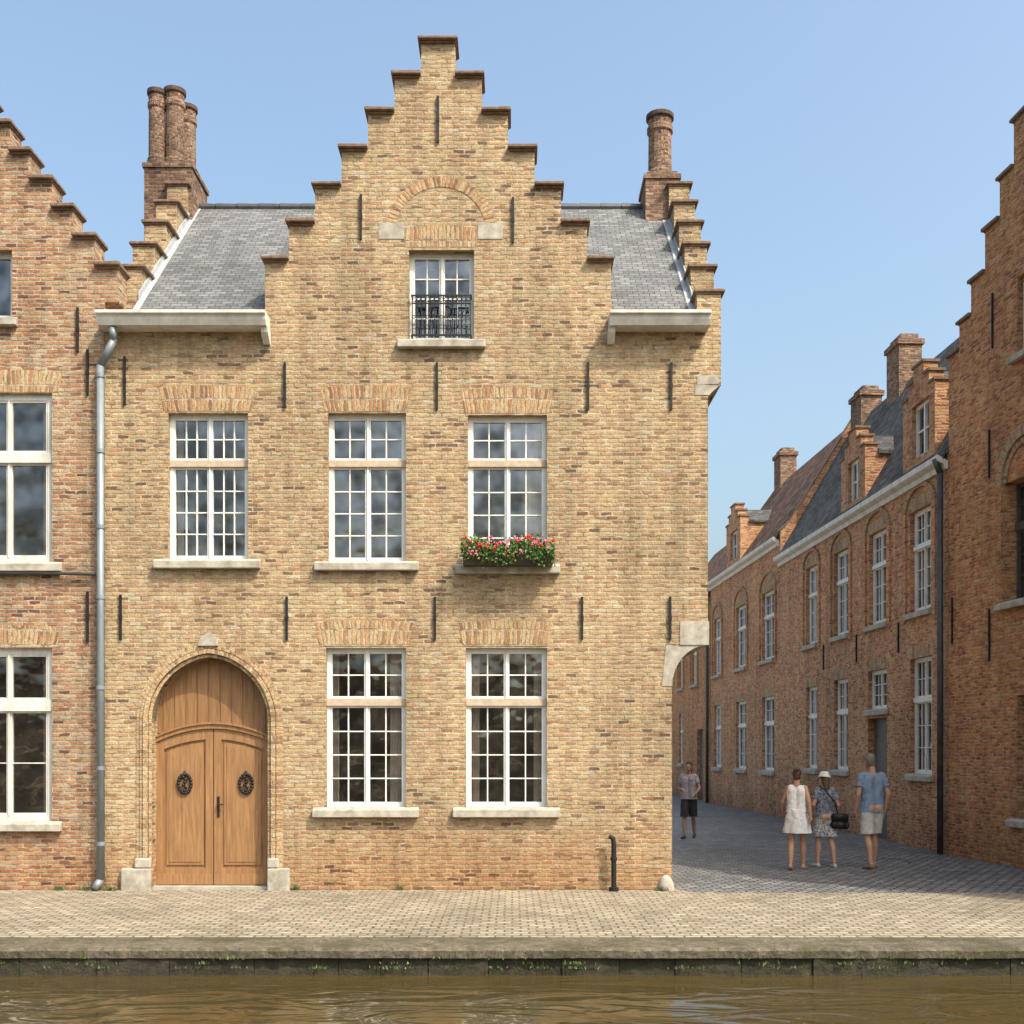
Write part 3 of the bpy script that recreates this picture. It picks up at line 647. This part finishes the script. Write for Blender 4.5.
# brick parapet closing the party wall between the two roofs
q=MB(); uu=rU(780); q.prismU(RF,[(.02,7.0),(.02,7.75),(-.25,8.05),(-2.15,11.1),(-4.45,7.75),(-4.45,7.0)],uu-.1,uu+.12); q.build('parapet',M['brick_row'],HC)
q=MB(); q.prismU(RF,[(.04,7.76),(.04,7.8),(-.26,8.11),(-2.15,11.16),(-4.5,7.8),(-4.5,7.74),(-2.15,11.102),(-.25,8.052)],uu-.12,uu+.14); q.build('parapet_coping',M['coping'],HC)
D_w=[wspan(p,q,4.3,6.1) for p,q in ((692,697),(679,683))]+[wspan(679,683,1.3,3.3)]
HD,RD_=row_house('farthest brick row house in the lane, left of the dark downpipe',rU(664),rU(710)-.01,7.3,2.2,10.3,'brick_side','tile',D_w,[wspan(697,703,0,2.6)])
def dormer(par,u0,u1,zb,zt,wmat='brick_row',win=None,steps=2,back=1.5,sh=.25):
    m=MB(); w=u1-u0
    a,b,c,d=win
    m.grid(RF,[u0,u1,a,b],[zb,zt,c,d],lambda u,zz: not(a<u<b and c<zz<d),-.25,.02)
    for k in range(steps):
        f=.17*(k+1); m.box(RF,u0+w*f,u1-w*f,-.25,.02,zt+sh*k,zt+sh*(k+1))
    m.box(RF,u0,u0+.15,-back,-.252,zb-.1,zt-.1); m.box(RF,u1-.15,u1,-back,-.252,zb-.1,zt-.1)
    dm=m.build('dormer',M[wmat],par)
    r=MB(); uc=(u0+u1)/2; pr=[(u0-.06,zt-.12),(uc,zt+sh*steps-.1),(u1+.06,zt-.12),(u1+.06,zt-.2),(uc,zt+sh*steps-.2),(u0-.06,zt-.2)]
    r.prism(RF,pr,-back-.9,-.26); r.build('dormer_roof',M['slate_dark'],dm)
    for k in range(steps+1):
        f=.17*k; f2=.17*(k+1)
        for s in (0,1):
            if k==steps: 
                if s: continue
                q=(u0+w*f-.03,u1-w*f+.03)
            else: q=(u0+w*f-.03,u0+w*f2) if s==0 else (u1-w*f2,u1-w*f+.03)
            c_=MB(); c_.box(RF,q[0],q[1],-.28,.05,zt+sh*k+.001,zt+sh*k+.05); c_.build('coping_cap',M['coping'],dm)
    f=MB(); a,b,c,d=win
    f.box(RF,a,a+.06,-.14,-.06,c,d); f.box(RF,b-.06,b,-.14,-.06,c,d); f.box(RF,a+.06,b-.06,-.14,-.063,d-.06,d); f.box(RF,a+.06,b-.06,-.14,-.063,c,c+.06)
    f.box(RF,(a+b)/2-.025,(a+b)/2+.025,-.13,-.058,c+.06,d-.06); f.box(RF,a+.06,b-.06,-.125,-.07,(c+d)/2-.015,(c+d)/2+.015)
    f.build('window',M['white'],dm)
    g=MB(); g.bm.faces.new([g.bm.verts.new(RF.p(*p)) for p in ((a+.05,-.11,c+.05),(b-.05,-.11,c+.05),(b-.05,-.11,d-.05),(a+.05,-.11,d-.05))]); g.build('glass',M['glass_far'],dm,recalc=False)
d1=wspan(904,936,0,0); dormer(HB,d1[0],d1[1],7.072,8.55,win=(*wspan(913,930,0,0)[:2],7.35,8.35))
d2=wspan(842,866,0,0); dormer(HB,d2[0],d2[1],7.072,8.35,win=(*wspan(849,860,0,0)[:2],7.3,8.2))
d3=wspan(727,741,0,0); dormer(HC,d3[0],d3[1],7.652,9.1,win=(*wspan(731,738,0,0)[:2],7.9,8.8))
def row_chim(par,D,rw,z0,z1,wd=.55,ln=.8):
    u=(20.1-D)*RN; m=MB(); m.box(RF,u-ln/2,u+ln/2,-rw-wd/2,-rw+wd/2,z0,z1); m.box(RF,u-ln/2-.05,u+ln/2+.05,-rw-wd/2-.05,-rw+wd/2+.05,z1-.15,z1-.03); 
    m.box(RF,u-ln/2+.06,u+ln/2-.06,-rw-wd/2+.06,-rw+wd/2-.06,z1,z1+.12); m.build('chimney',M['flue'],par)
row_chim(RB,27.3,2.0,10.0,11.6); row_chim(RB,29.9,2.0,10.0,11.2); row_chim(RC,38.6,2.3,10.3,11.9)
for uu in (rU(899),rU(857),rU(824)):
    anchor(RF,HB,uu,3.75,4.35); 
for (uu,zt_,lab) in ((-.12,7.0,'dark downpipe on the lane wall right of the row house with two dormers'),(rU(710),7.4,'dark downpipe between the two farthest row houses of the lane')):
    m=MB(); m.tube([RF.p(uu,.2,zt_),RF.p(uu,.1,zt_-.25),RF.p(uu,.1,.0)],.055); tag(m.build('downpipe',M['darkpipe'],smooth=True),lab,'pipe')

# ================================================================ NEAR RIGHT GABLE HOUSE
AF=Fr(7.7,5.1,.1036,-.9946)
am=AF.p(4.1,-2.5,0)
HA=thing('step_gable_house','orange brick house at the right edge with a steep stepped gable and blind arch','house',(am.x,am.y,0))
hs=[(0,.38,8.75),(.38,.78,9.2),(.78,1.24,9.75),(1.24,1.7,10.42),(1.7,2.12,11.04),(2.12,2.6,11.75),(2.6,3.05,12.6),(3.05,3.55,13.4)]
AW=8.4  # out-of-frame width and ridge height enlarged so the house shades the lane
ast=hs+[(3.55,AW-3.55,14.1)]+[(AW-b,AW-a,t) for a,b,t in hs[::-1]]
awin=[(2.22,3.1,8.05,9.25),(1.85,3.1,4.2,6.1),(2.2,3.05,.75,2.7),(5.0,6.0,4.35,6.1),(5.0,6.0,.9,2.9)]
def ain(u,z):
    for a,b,t in ast:
        if a<=u<=b:
            if z>t: return False
    return not any(a<u<b and c<z<d for a,b,c,d in awin)
m=MB(); m.grid(AF,[0]+[b for a,b,_ in ast]+[q for w in awin for q in w[:2]],[-.05]+[t for _,_,t in ast]+[q for w in awin for q in w[2:]],ain,-.35,0)
m.box(AF,0,.3,-6,-.352,-.05,8.2); m.box(AF,AW-.3,AW,-6,-.352,-.05,8.2)
m.prism(AF,[(.31,-.05),(AW-.31,-.05),(AW-.31,8.3),(AW/2,13.4),(.31,8.3)],-6,-5.7)
m.build('wall',M['brick_side'],HA)
m=MB(); pr=[(AW/2,13.6),(AW+.1,8.15),(AW+.1,8.03),(AW/2,13.46),(-.1,8.03),(-.1,8.15)]; m.prism(AF,pr,-6.1,-.36); m.build('roof',M['tile'],HA)
mid=len(hs)
for i,(a,b,t) in enumerate(ast):
    a2,b2=(a-.05,b) if i<mid else ((a-.05,b+.05) if i==mid else (a,b+.05))
    capbox(AF,a2,b2,-.39,.055,t+.001,t+.06,HA)
window(AF,HA,2.22,3.1,8.05,9.25,cols=2,rb=3,rec=.1,glass='glass_far')
for (a,b,c,d) in awin[1:]:
    window(AF,HA,a,b,c,d,zt=(c+(d-c)*.6,c+(d-c)*.66),cols=2,rt=2,rb=3,rec=.2,glass='glass_far',fmat='darkframe',tmat='darkframe')
for cu,hw_ in ((2.475,.64),(5.5,.56)):
    q=MB(); ring(q,AF,cu,6.1,hw_+.02,hw_+.2,0,math.pi,-.1,.05,n=20,ex=.95); ring(q,AF,cu,6.1,hw_-.1,hw_,0,math.pi,-.1,.02,n=20,ex=.95); q.build('relieving_arch',M['soldier'],HA)
    for qa,qb in ((cu-hw_-.2,cu-hw_-.02),(cu+hw_+.02,cu+hw_+.2)):
        q=MB(); q.box(AF,qa,qb,-.05,.045,4.2,6.1); q.build('pilaster',M['brick_side'],HA)
for u,z0,z1 in ((1.5,8.4,9.3),(1.4,3.3,4.15),(.15,3.7,4.5),(1.4,6.3,7.1)): anchor(AF,HA,u,z0,z1)
m=MB(); m.box(AF,.31,AW-.4,-1.5,-1.4,0,8.0); m.build('interior',M['room'],HA)

# ================================================================ GROUND, QUAY, WATER
def sheet(name,mat,pts,z):
    m=MB(); m.bm.faces.new([m.bm.verts.new((x,y,z)) for x,y in pts]); return struct(m.build(name,mat,recalc=False))
YQ=-3.83
sheet('ground',M['ground'],[(-600,YQ-.1),(600,YQ-.1),(600,900),(-600,900)],-.03)
sheet('quay_pavement',M['paver'],[(-40,YQ),(40,YQ),(40,-.45),(X(690),-.3),(X(672),.4),(-40,.4)],0)
sheet('street',M['cobble'],[(X(660),-.5),(40,-.7),(40,6),(8,60),(1.5,60),(1.5,.3)],-.008)
rq=random.Random(5); m=MB(); x=-14
while x<16:
    # each kerb stone gets a worn, uneven front edge
    w=rq.uniform(.8,1.7); n=max(4,int(w/.09)); x1=x+w-.001
    row=[]
    for i in range(n+1):
        xx=x+(x1-x)*i/n; f=-4.46+rq.uniform(-.014,.014); zt_=.007+rq.uniform(-.006,.002)
        row.append([m.bm.verts.new(p) for p in ((xx,-3.832,-.085),(xx,-3.832,.009),(xx,f+.035,.008),(xx,f,zt_-.022),(xx,f+.008,-.085))])
    for i in range(n):
        A,B=row[i],row[i+1]
        for k in range(5): m.bm.faces.new([A[k],A[(k+1)%5],B[(k+1)%5],B[k]])
    m.bm.faces.new(row[0]); m.bm.faces.new(row[-1][::-1]); x+=w
o=struct(m.build('quay_coping',M['kerb']))
m=MB(); x=-14
while x<16:
    w=rq.uniform(.35,.8); m.box(MF,x,x+w-.006,3.9,4.41+rq.uniform(-.02,.025),-1.2,-.087); x+=w
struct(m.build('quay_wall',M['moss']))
sheet('water',M['water'],[(-600,-26),(600,-26),(600,-3.9),(-600,-3.9)],-.25)
m=MB()  # unseen raised bank, added so the lower window panes reflect something dark
cols=60; pr=random.Random(9)
row=[[m.bm.verts.new((-60+120*i/cols,-26-5*j,[-1.0,0.3,5.0,6.0][j]+(pr.uniform(-.8,1.0) if j>1 else 0))) for i in range(cols+1)] for j in range(4)]
for j in range(3):
    for i in range(cols): m.bm.faces.new([row[j][i],row[j][i+1],row[j+1][i+1],row[j+1][i]])
struct(m.build('added_bank',M['reflection_bank'],recalc=False))
def tufts(name,spots,n,h,label):
    m=MB(); r=random.Random(11)
    for (x,y,z,s) in spots:
        for k in range(n):
            a=r.uniform(0,6.28); q=r.random()*s; px,py=x+q*math.cos(a),y+q*.4*math.sin(a); hh=h*r.uniform(.4,1); w=.004+.005*r.random()
            dx,dy=r.gauss(0,.35)*hh,r.gauss(0,.3)*hh; t=r.uniform(0,3.14); wx,wy=w*math.cos(t),w*math.sin(t)
            m.bm.faces.new([m.bm.verts.new(p) for p in ((px-wx,py-wy,z),(px+wx,py+wy,z),(px+dx*.6+wx,py+dy*.6+wy,z+hh*.6),(px+dx,py+dy,z+hh))])
    o=m.build(name,M['weed'],recalc=False); o['kind']='stuff'; tag(o,label,'grass'); return o
tufts('weeds',[(X(112),-.08,0,.09),(X(88),-.05,0,.12),(X(60),-.04,0,.1),(X(296),-.03,0,.06),(X(660),-.1,0,.1),(X(400),-.02,0,.05)],60,.08,'green weeds growing along the foot of the brick fronts')
r=random.Random(2)
tufts('moss_tufts',[(r.uniform(-6,7.5),-4.43+r.uniform(-.03,.02),r.choice([-.088,-.14,-.18]),r.uniform(.05,.3)) for _ in range(70)],24,.035,'low green tufts growing on the edge of the stone quay')

# ================================================================ PEOPLE
def remesh(m,name,mat,parent,T,vox=.009,hem=None,top=None,smooth=3,wr=0):
    o=m.build(name,mat,None,recalc=True)
    r=o.modifiers.new('r','REMESH'); r.mode='VOXEL'; r.voxel_size=vox
    s=o.modifiers.new('s','SMOOTH'); s.iterations=smooth; s.factor=.5
    if wr:
        tx=bpy.data.textures.new('folds','CLOUDS'); tx.noise_scale=.09; tx.noise_depth=2
        d=o.modifiers.new('d','DISPLACE'); d.texture=tx; d.strength=wr; d.mid_level=.45; d.texture_coords='LOCAL'
    dg=bpy.context.evaluated_depsgraph_get(); dg.update(); me=bpy.data.meshes.new_from_object(o.evaluated_get(dg))
    o.modifiers.clear(); o.data=me
    bm=bmesh.new(); bm.from_mesh(me)
    if hem is not None:
        bmesh.ops.bisect_plane(bm,geom=bm.verts[:]+bm.edges[:]+bm.faces[:],plane_co=(0,0,hem),plane_no=(0,0,1),clear_inner=True)
    if top is not None:
        bmesh.ops.bisect_plane(bm,geom=bm.verts[:]+bm.edges[:]+bm.faces[:],plane_co=(0,0,top),plane_no=(0,0,1),clear_outer=True)
    bm.transform(T)
    for f in bm.faces: f.smooth=True
    bm.to_mesh(me); bm.free()
    if not me.materials: me.materials.append(mat)
    o.parent=parent; ROOT[o.name]=Vector((0,0,0)); return o
def V(*a): return Vector(a)
def person(label,x,y,Hh,heading,P):
    root=thing('person',label,'person',(x,y,-.008))
    s=Hh/1.75; T=Matrix.Rotation(heading,4,'Z')@Matrix.Scale(s,4)
    sw=P.get('sw',1.0)
    m=MB()
    J={}
    for sd in (-1,1):
        k='L' if sd<0 else 'R'
        leg=P.get('leg'+k,(0,0)); arm=P.get('arm'+k,None); sx=P.get('stance',.1)
        hip=V(sd*.088,0,.92); kn=V(sd*(.09+sx)/2,leg[0]*.5+.03+leg[1]*.8,.5); an=V(sd*sx,leg[0],.085+leg[1])
        sh=V(sd*.165*sw,0,1.415)
        el,wr=arm if arm else (V(sd*.235*sw,-.03,1.13),V(sd*.245*sw,.04,.9))
        J[k]=(hip,kn,an,sh,el,wr)
        m.capsule(hip,kn,.082,.054); m.capsule(kn,(kn+an)/2+V(0,-.015,.05),.05,.053); m.capsule((kn+an)/2+V(0,-.015,.05),an,.053,.033)
        toe=an+V(sd*.02,.13,-.062-leg[1]*.9)
        m.capsule(an+V(0,-.03,-.05),toe,.034,.026); m.ball(an+V(0,-.03,-.045),(.035,.04,.036))
        m.capsule(sh,el,.047,.037); m.capsule(el,wr,.038,.025)
        d=(wr-el).normalized(); q=d.to_track_quat('Z','Y').to_matrix()
        pc=wr+d*.045; m.ball(pc,(.02,.035,.045) if abs(d.z)>.5 else (.03,.03,.045),rot=q)
        side=V(0,1,0) if abs(d.z)>.5 else V(1,0,0); inn=V(-sd,0,0) if abs(d.z)>.5 else V(0,0,-1)
        for fi,(off,ln) in enumerate(((.027,.062),(.009,.07),(-.009,.066),(-.026,.05))):
            a=pc+d*.03+side*off; b=a+d*ln*.55+inn*.006; c=b+d*ln*.45+inn*.02
            m.capsule(a,b,.0095,.009); m.capsule(b,c,.009,.0075)
        m.capsule(wr+d*.02+side*.02,wr+d*.06+side*.045+inn*.012,.011,.009); m.capsule(wr+d*.06+side*.045+inn*.012,wr+d*.085+side*.045+inn*.02,.009,.008)
        m.capsule(V(sd*.08,0,.95),V(sd*.07,0,1.12),.1,.085); m.capsule(V(sd*.07,0,1.12),V(sd*.085*sw,0,1.34),.085,.088); m.ball(V(sd*.065,-.05,.93),(.085,.08,.09))
    m.capsule(V(-.13*sw,0,1.41),V(.13*sw,0,1.41),.055,.055); m.capsule(V(0,-.01,1.42),V(0,.005,1.56),.056,.05)
    tl=P.get('tilt',V(0,0,0)); hc=V(0,.02,1.645)+tl
    m.ball(hc,(.073,.092,.108)); m.ball(hc+V(0,.04,-.065),(.05,.05,.045)); m.capsule(hc+V(0,.088,.01),hc+V(0,.104,-.02),.008,.013); m.capsule(hc+V(-.018,.083,-.055),hc+V(.018,.083,-.055),.007,.007)
    for sd in (-1,1): m.ball(hc+V(sd*.074,-.005,-.01),(.01,.018,.03))
    skin=noise_mat('skin',P['skin'],tuple(min(1,c*1.12) for c in P['skin']),20,.55,0); M['skin']=skin
    remesh(m,'body',skin,root,T,.0075,smooth=2)
    def part(mm,name,mat,**k): return remesh(mm,name,mat,root,T,**k)
    for sd in (-1,1):
        e=MB(); e.ball(hc+V(sd*.03,.086,.012),(.012,.008,.007),8,6)
        o=e.build('eye',M['iron'],None); o.data.transform(T); o.parent=root
    h=MB(); hk=P['hair']
    h.ball(hc+V(0,-.012,.022),(.081,.094,.102)); 
    if hk[1]=='bun': h.ball(hc+V(0,-.085,.085),(.042,.042,.04)); h.ball(hc+V(0,-.03,-.04),(.066,.07,.06))
    if hk[1]=='long': h.capsule(hc+V(0,-.05,-.03),hc+V(0,-.07,-.18),.072,.06)
    if hk[1]=='short': h.ball(hc+V(0,-.035,-.03),(.07,.065,.06))
    hm=noise_mat('hair',hk[0],tuple(c*1.8 for c in hk[0]),40,.6,.3)
    ho=part(h,'hair',hm,vox=.009,smooth=2,wr=.012)
    bm=bmesh.new(); bm.from_mesh(ho.data); Ti=T.inverted()
    dl=[v for v in bm.verts if (Ti@v.co).y>hc.y+.045 and (Ti@v.co).z<hc.z+.05]; bmesh.ops.delete(bm,geom=dl,context='VERTS'); bm.to_mesh(ho.data); bm.free()
    g=MB(); gr=P.get('fit',.016)
    for sd,k in ((-1,'L'),(1,'R')):
        hip,kn,an,sh,el,wr=J[k]
        zb=P.get('shirt_hem',.9)
        g.capsule(V(sd*.078,0,zb-.05),V(sd*.07,0,1.12),.105+gr,.085+gr); g.capsule(V(sd*.07,0,1.12),V(sd*.085*sw,0,1.34),.085+gr,.088+gr)
        if P.get('sleeve',.6)>0:
            e2=sh+(el-sh)*P.get('sleeve',.6); g.capsule(sh,e2,.05+gr*.9,.047+gr,e1=False)
        else: g.ball(sh+V(-sd*.03,0,.0),(.05,.06,.055))
    g.capsule(V(-.12*sw,0,1.405),V(.12*sw,0,1.405),.055+gr*.6,.055+gr*.6)
    part(g,'shirt',P['top_mat'],hem=P.get('shirt_hem',.9),vox=.011,wr=.028)
    if 'skirt' in P:
        zh=P['skirt']; g=MB()
        for a,b,ra,rb in ((1.06,.9,(.15,.12),(.195,.155)),(.9,zh-.08,(.195,.155),(.255,.2))):
            seg=48; A=[];B=[]
            for i in range(seg):
                t=2*math.pi*i/seg; f=1+.07*math.sin(t*7)+.03*math.sin(t*4+1)
                A.append(g.bm.verts.new((ra[0]*math.cos(t),ra[1]*math.sin(t)-.015,a))); B.append(g.bm.verts.new((rb[0]*f*math.cos(t),rb[1]*f*math.sin(t)-.015,b)))
            for i in range(seg): g.bm.faces.new([A[i],A[(i+1)%seg],B[(i+1)%seg],B[i]])
            g.bm.faces.new(A); g.bm.faces.new(B)
        part(g,'skirt',P['bot_mat'],hem=zh,vox=.01,wr=.018,smooth=2)
    else:
        b=MB(); zh=P.get('leg_hem',.52); fl=P.get('flare',.03)
        for sd,k in ((-1,'L'),(1,'R')):
            hip,kn,an,*_=J[k]
            t=(.92-(zh-.06))/(.92-.5); e2=hip+(kn-hip)*t; b.capsule(hip+V(0,-.01,0),e2,.1,.075+fl,e1=False)
            b.capsule(V(sd*.07,-.01,.93),V(sd*.07,0,1.03),.108,.095)
        part(b,'shorts',P['bot_mat'],hem=zh,top=1.0,vox=.011,wr=.02)
    for sd,k in ((-1,'L'),(1,'R')):
        an=J[k][2]; lf=P.get('leg'+k,(0,0))[1]; f=MB(); f.capsule(an+V(0,-.035,-.052),an+V(sd*.02,.135,-.064-lf*.9),.041,.034); f.ball(an+V(sd*.01,.05,-.055-lf*.4),(.042,.09,.03))
        part(f,'shoe',P['shoe_mat'],vox=.008,hem=.002,top=.085+lf*1.3)
    return root,T,J,hc
cl=lambda n,a,b,sc=18: noise_mat(n,a,b,sc,.85,.2)
person('person in a white sleeveless top and white skirt with brown hair in a bun',X(797,17.65),2.65,1.56,math.radians(-22),
 dict(sw=.86,skin=(.4,.22,.14),hair=((.05,.025,.015),'bun'),top_mat=cl('white_cloth',(.6,.57,.54),(.76,.73,.7)),bot_mat=cl('white_skirt',(.54,.52,.5),(.7,.68,.66)),skirt=.64,sleeve=0,shirt_hem=1.0,legL=(-.2,.04),legR=(.17,0),stance=.08,
  armL=(V(-.25,.05,1.17),V(-.27,.2,.98)),armR=(V(.22,-.09,1.17),V(.24,-.1,.94)),shoe_mat=cl('tan_shoe',(.3,.2,.12),(.4,.28,.18))))
r3,T3,J3,hc3=person('person in a pale sun hat, dark patterned shirt and patterned shorts, seen from behind',X(825,18.0),3.0,1.5,math.radians(12),
 dict(sw=.88,skin=(.38,.21,.14),hair=((.06,.035,.02),'long'),tilt=V(.012,.03,-.01),top_mat=noise_mat('patterned_shirt',(.012,.015,.028),(.26,.28,.33),34,.85,.1,detail=2),bot_mat=noise_mat('patterned_shorts',(.05,.055,.08),(.55,.52,.48),30,.85,.1,detail=2),flare=.055,leg_hem=.57,legL=(.06,0),legR=(-.12,.0),stance=.12,
  armL=(V(-.24,-.03,1.15),V(-.15,.18,1.15)),armR=(V(.25,-.03,1.14),V(.16,.17,1.1)),shoe_mat=cl('grey_shoe',(.3,.3,.3),(.45,.45,.45))))
hat=MB(); seg=24
prof=[(.0,.105),(.05,.1),(.078,.08),(.09,.04),(.094,.025),(.112,.0),(.114,.006),(.098,.033)]
rg=[[hat.bm.verts.new(V(max(rr,.001)*math.cos(2*math.pi*i/seg),max(rr,.001)*1.12*math.sin(2*math.pi*i/seg)*(1.25 if (rr>.1 and math.sin(2*math.pi*i/seg)>0) else 1),z+.008*math.sin(4*math.pi*i/seg)*(rr>.1))+hc3+V(0,-.005,.025)) for i in range(seg)] for rr,z in prof]
for A,B in zip(rg[:-1],rg[1:]):
    for i in range(seg): hat.bm.faces.new([A[i],A[(i+1)%seg],B[(i+1)%seg],B[i]])
ho=hat.build('sun_hat',cl('hat_cloth',(.5,.48,.44),(.66,.64,.6)),None,smooth=True,recalc=False); ho.data.transform(T3); ho.parent=r3
bx,by=r3.location.x+.2,r3.location.y-.1
bag=thing('shoulder_bag','dark shoulder bag hanging at the right hip of the person in the hat','bag',(bx,by,.62))
m=MB(); B0=V(bx,by,0)
m.capsule(B0+V(-.08,0,.67),B0+V(.09,0,.66),.065,.065); m.capsule(B0+V(-.085,0,.8),B0+V(.085,0,.8),.05,.05); m.box(MF,bx-.12,bx+.12,-by-.045,-by+.045,.67,.8); m.box(MF,bx-.125,bx+.125,-by+.04,-by+.062,.74,.84)
bb=m.build('bag_body',M['iron'],bag,smooth=True)
m=MB(); sx,sy=r3.location.x,r3.location.y
m.tube([V(sx+.17,sy-.11,.84),V(sx+.12,sy-.15,1.0),V(sx-.02,sy-.145,1.2),V(sx-.1,sy-.06,1.275)],.011,8); m.build('strap',M['iron'],bag)
person('person in a blue-grey T-shirt and pale grey shorts with short grey hair, seen from behind',X(872,17.8),2.8,1.78,math.radians(16),
 dict(sw=1.06,skin=(.38,.21,.14),hair=((.1,.085,.07),'short'),tilt=V(-.015,.02,0),top_mat=cl('blue_shirt',(.12,.17,.24),(.18,.24,.32)),bot_mat=cl('pale_shorts',(.36,.34,.3),(.5,.48,.44)),flare=.035,leg_hem=.54,fit=.02,legL=(-.13,.02),legR=(.13,0),stance=.11,shirt_hem=.87,
  armL=(V(-.245,-.01,1.14),V(-.24,.08,.91)),armR=(V(.245,-.05,1.14),V(.235,.02,.9)),shoe_mat=cl('brown_shoe',(.15,.1,.07),(.25,.17,.12))))
person('person in a greyish top and dark knee-length shorts alone far down the lane',X(689,23.9),8.9,1.6,math.radians(160),
 dict(sw=.9,skin=(.3,.17,.11),hair=((.02,.013,.01),'long'),top_mat=cl('grey_top',(.2,.17,.19),(.4,.35,.38),30),bot_mat=cl('dark_shorts',(.012,.012,.018),(.03,.03,.04)),flare=.02,leg_hem=.5,legL=(-.2,.04),legR=(.18,0),stance=.08,
  armL=(V(-.25,.04,1.16),V(-.2,.16,1.05)),armR=(V(.24,-.05,1.14),V(.12,.14,1.12)),shoe_mat=cl('dark_shoe',(.03,.03,.03),(.06,.06,.06))))

# ================================================================ LIGHT, WORLD, CAMERA
EL=math.radians(52); AZ=math.radians(133)
wd=bpy.data.worlds.new('World'); SC.world=wd; wd.use_nodes=True
nt=wd.node_tree; bg=nt.nodes['Background']; sk=nt.nodes.new('ShaderNodeTexSky'); sk.sky_type='NISHITA'; sk.sun_disc=False
sk.sun_elevation=EL; sk.sun_rotation=AZ; sk.air_density=1.25; sk.dust_density=7.0; sk.ozone_density=1.2
gn=nt.nodes.new('ShaderNodeVectorMath'); gn.operation='MULTIPLY'; gn.inputs[1].default_value=(1.9,2.03,2.0)
nt.links.new(sk.outputs[0],gn.inputs[0]); nt.links.new(gn.outputs[0],bg.inputs[0]); bg.inputs[1].default_value=.15
sd=Vector((math.sin(AZ)*math.cos(EL),math.cos(AZ)*math.cos(EL),math.sin(EL)))
l=bpy.data.lights.new('sun','SUN'); l.energy=5.0; l.angle=math.radians(.5); l.color=(1,.91,.77)
lo=bpy.data.objects.new('sun',l); COL.objects.link(lo); lo.rotation_euler=sd.to_track_quat('Z','Y').to_euler(); lo.location=(20,-20,30)
cam=bpy.data.cameras.new('camera'); co=bpy.data.objects.new('camera',cam); COL.objects.link(co)
co.location=(0,-15,EYE); co.rotation_euler=(math.radians(90),0,0)
cam.sensor_width=36; cam.lens=36*FP/1024; cam.shift_y=(HOR-512)/1024; cam.clip_end=3000; cam.clip_start=.1
SC.camera=co
SC.view_settings.view_transform='Standard'; SC.view_settings.look='None'; SC.view_settings.exposure=0
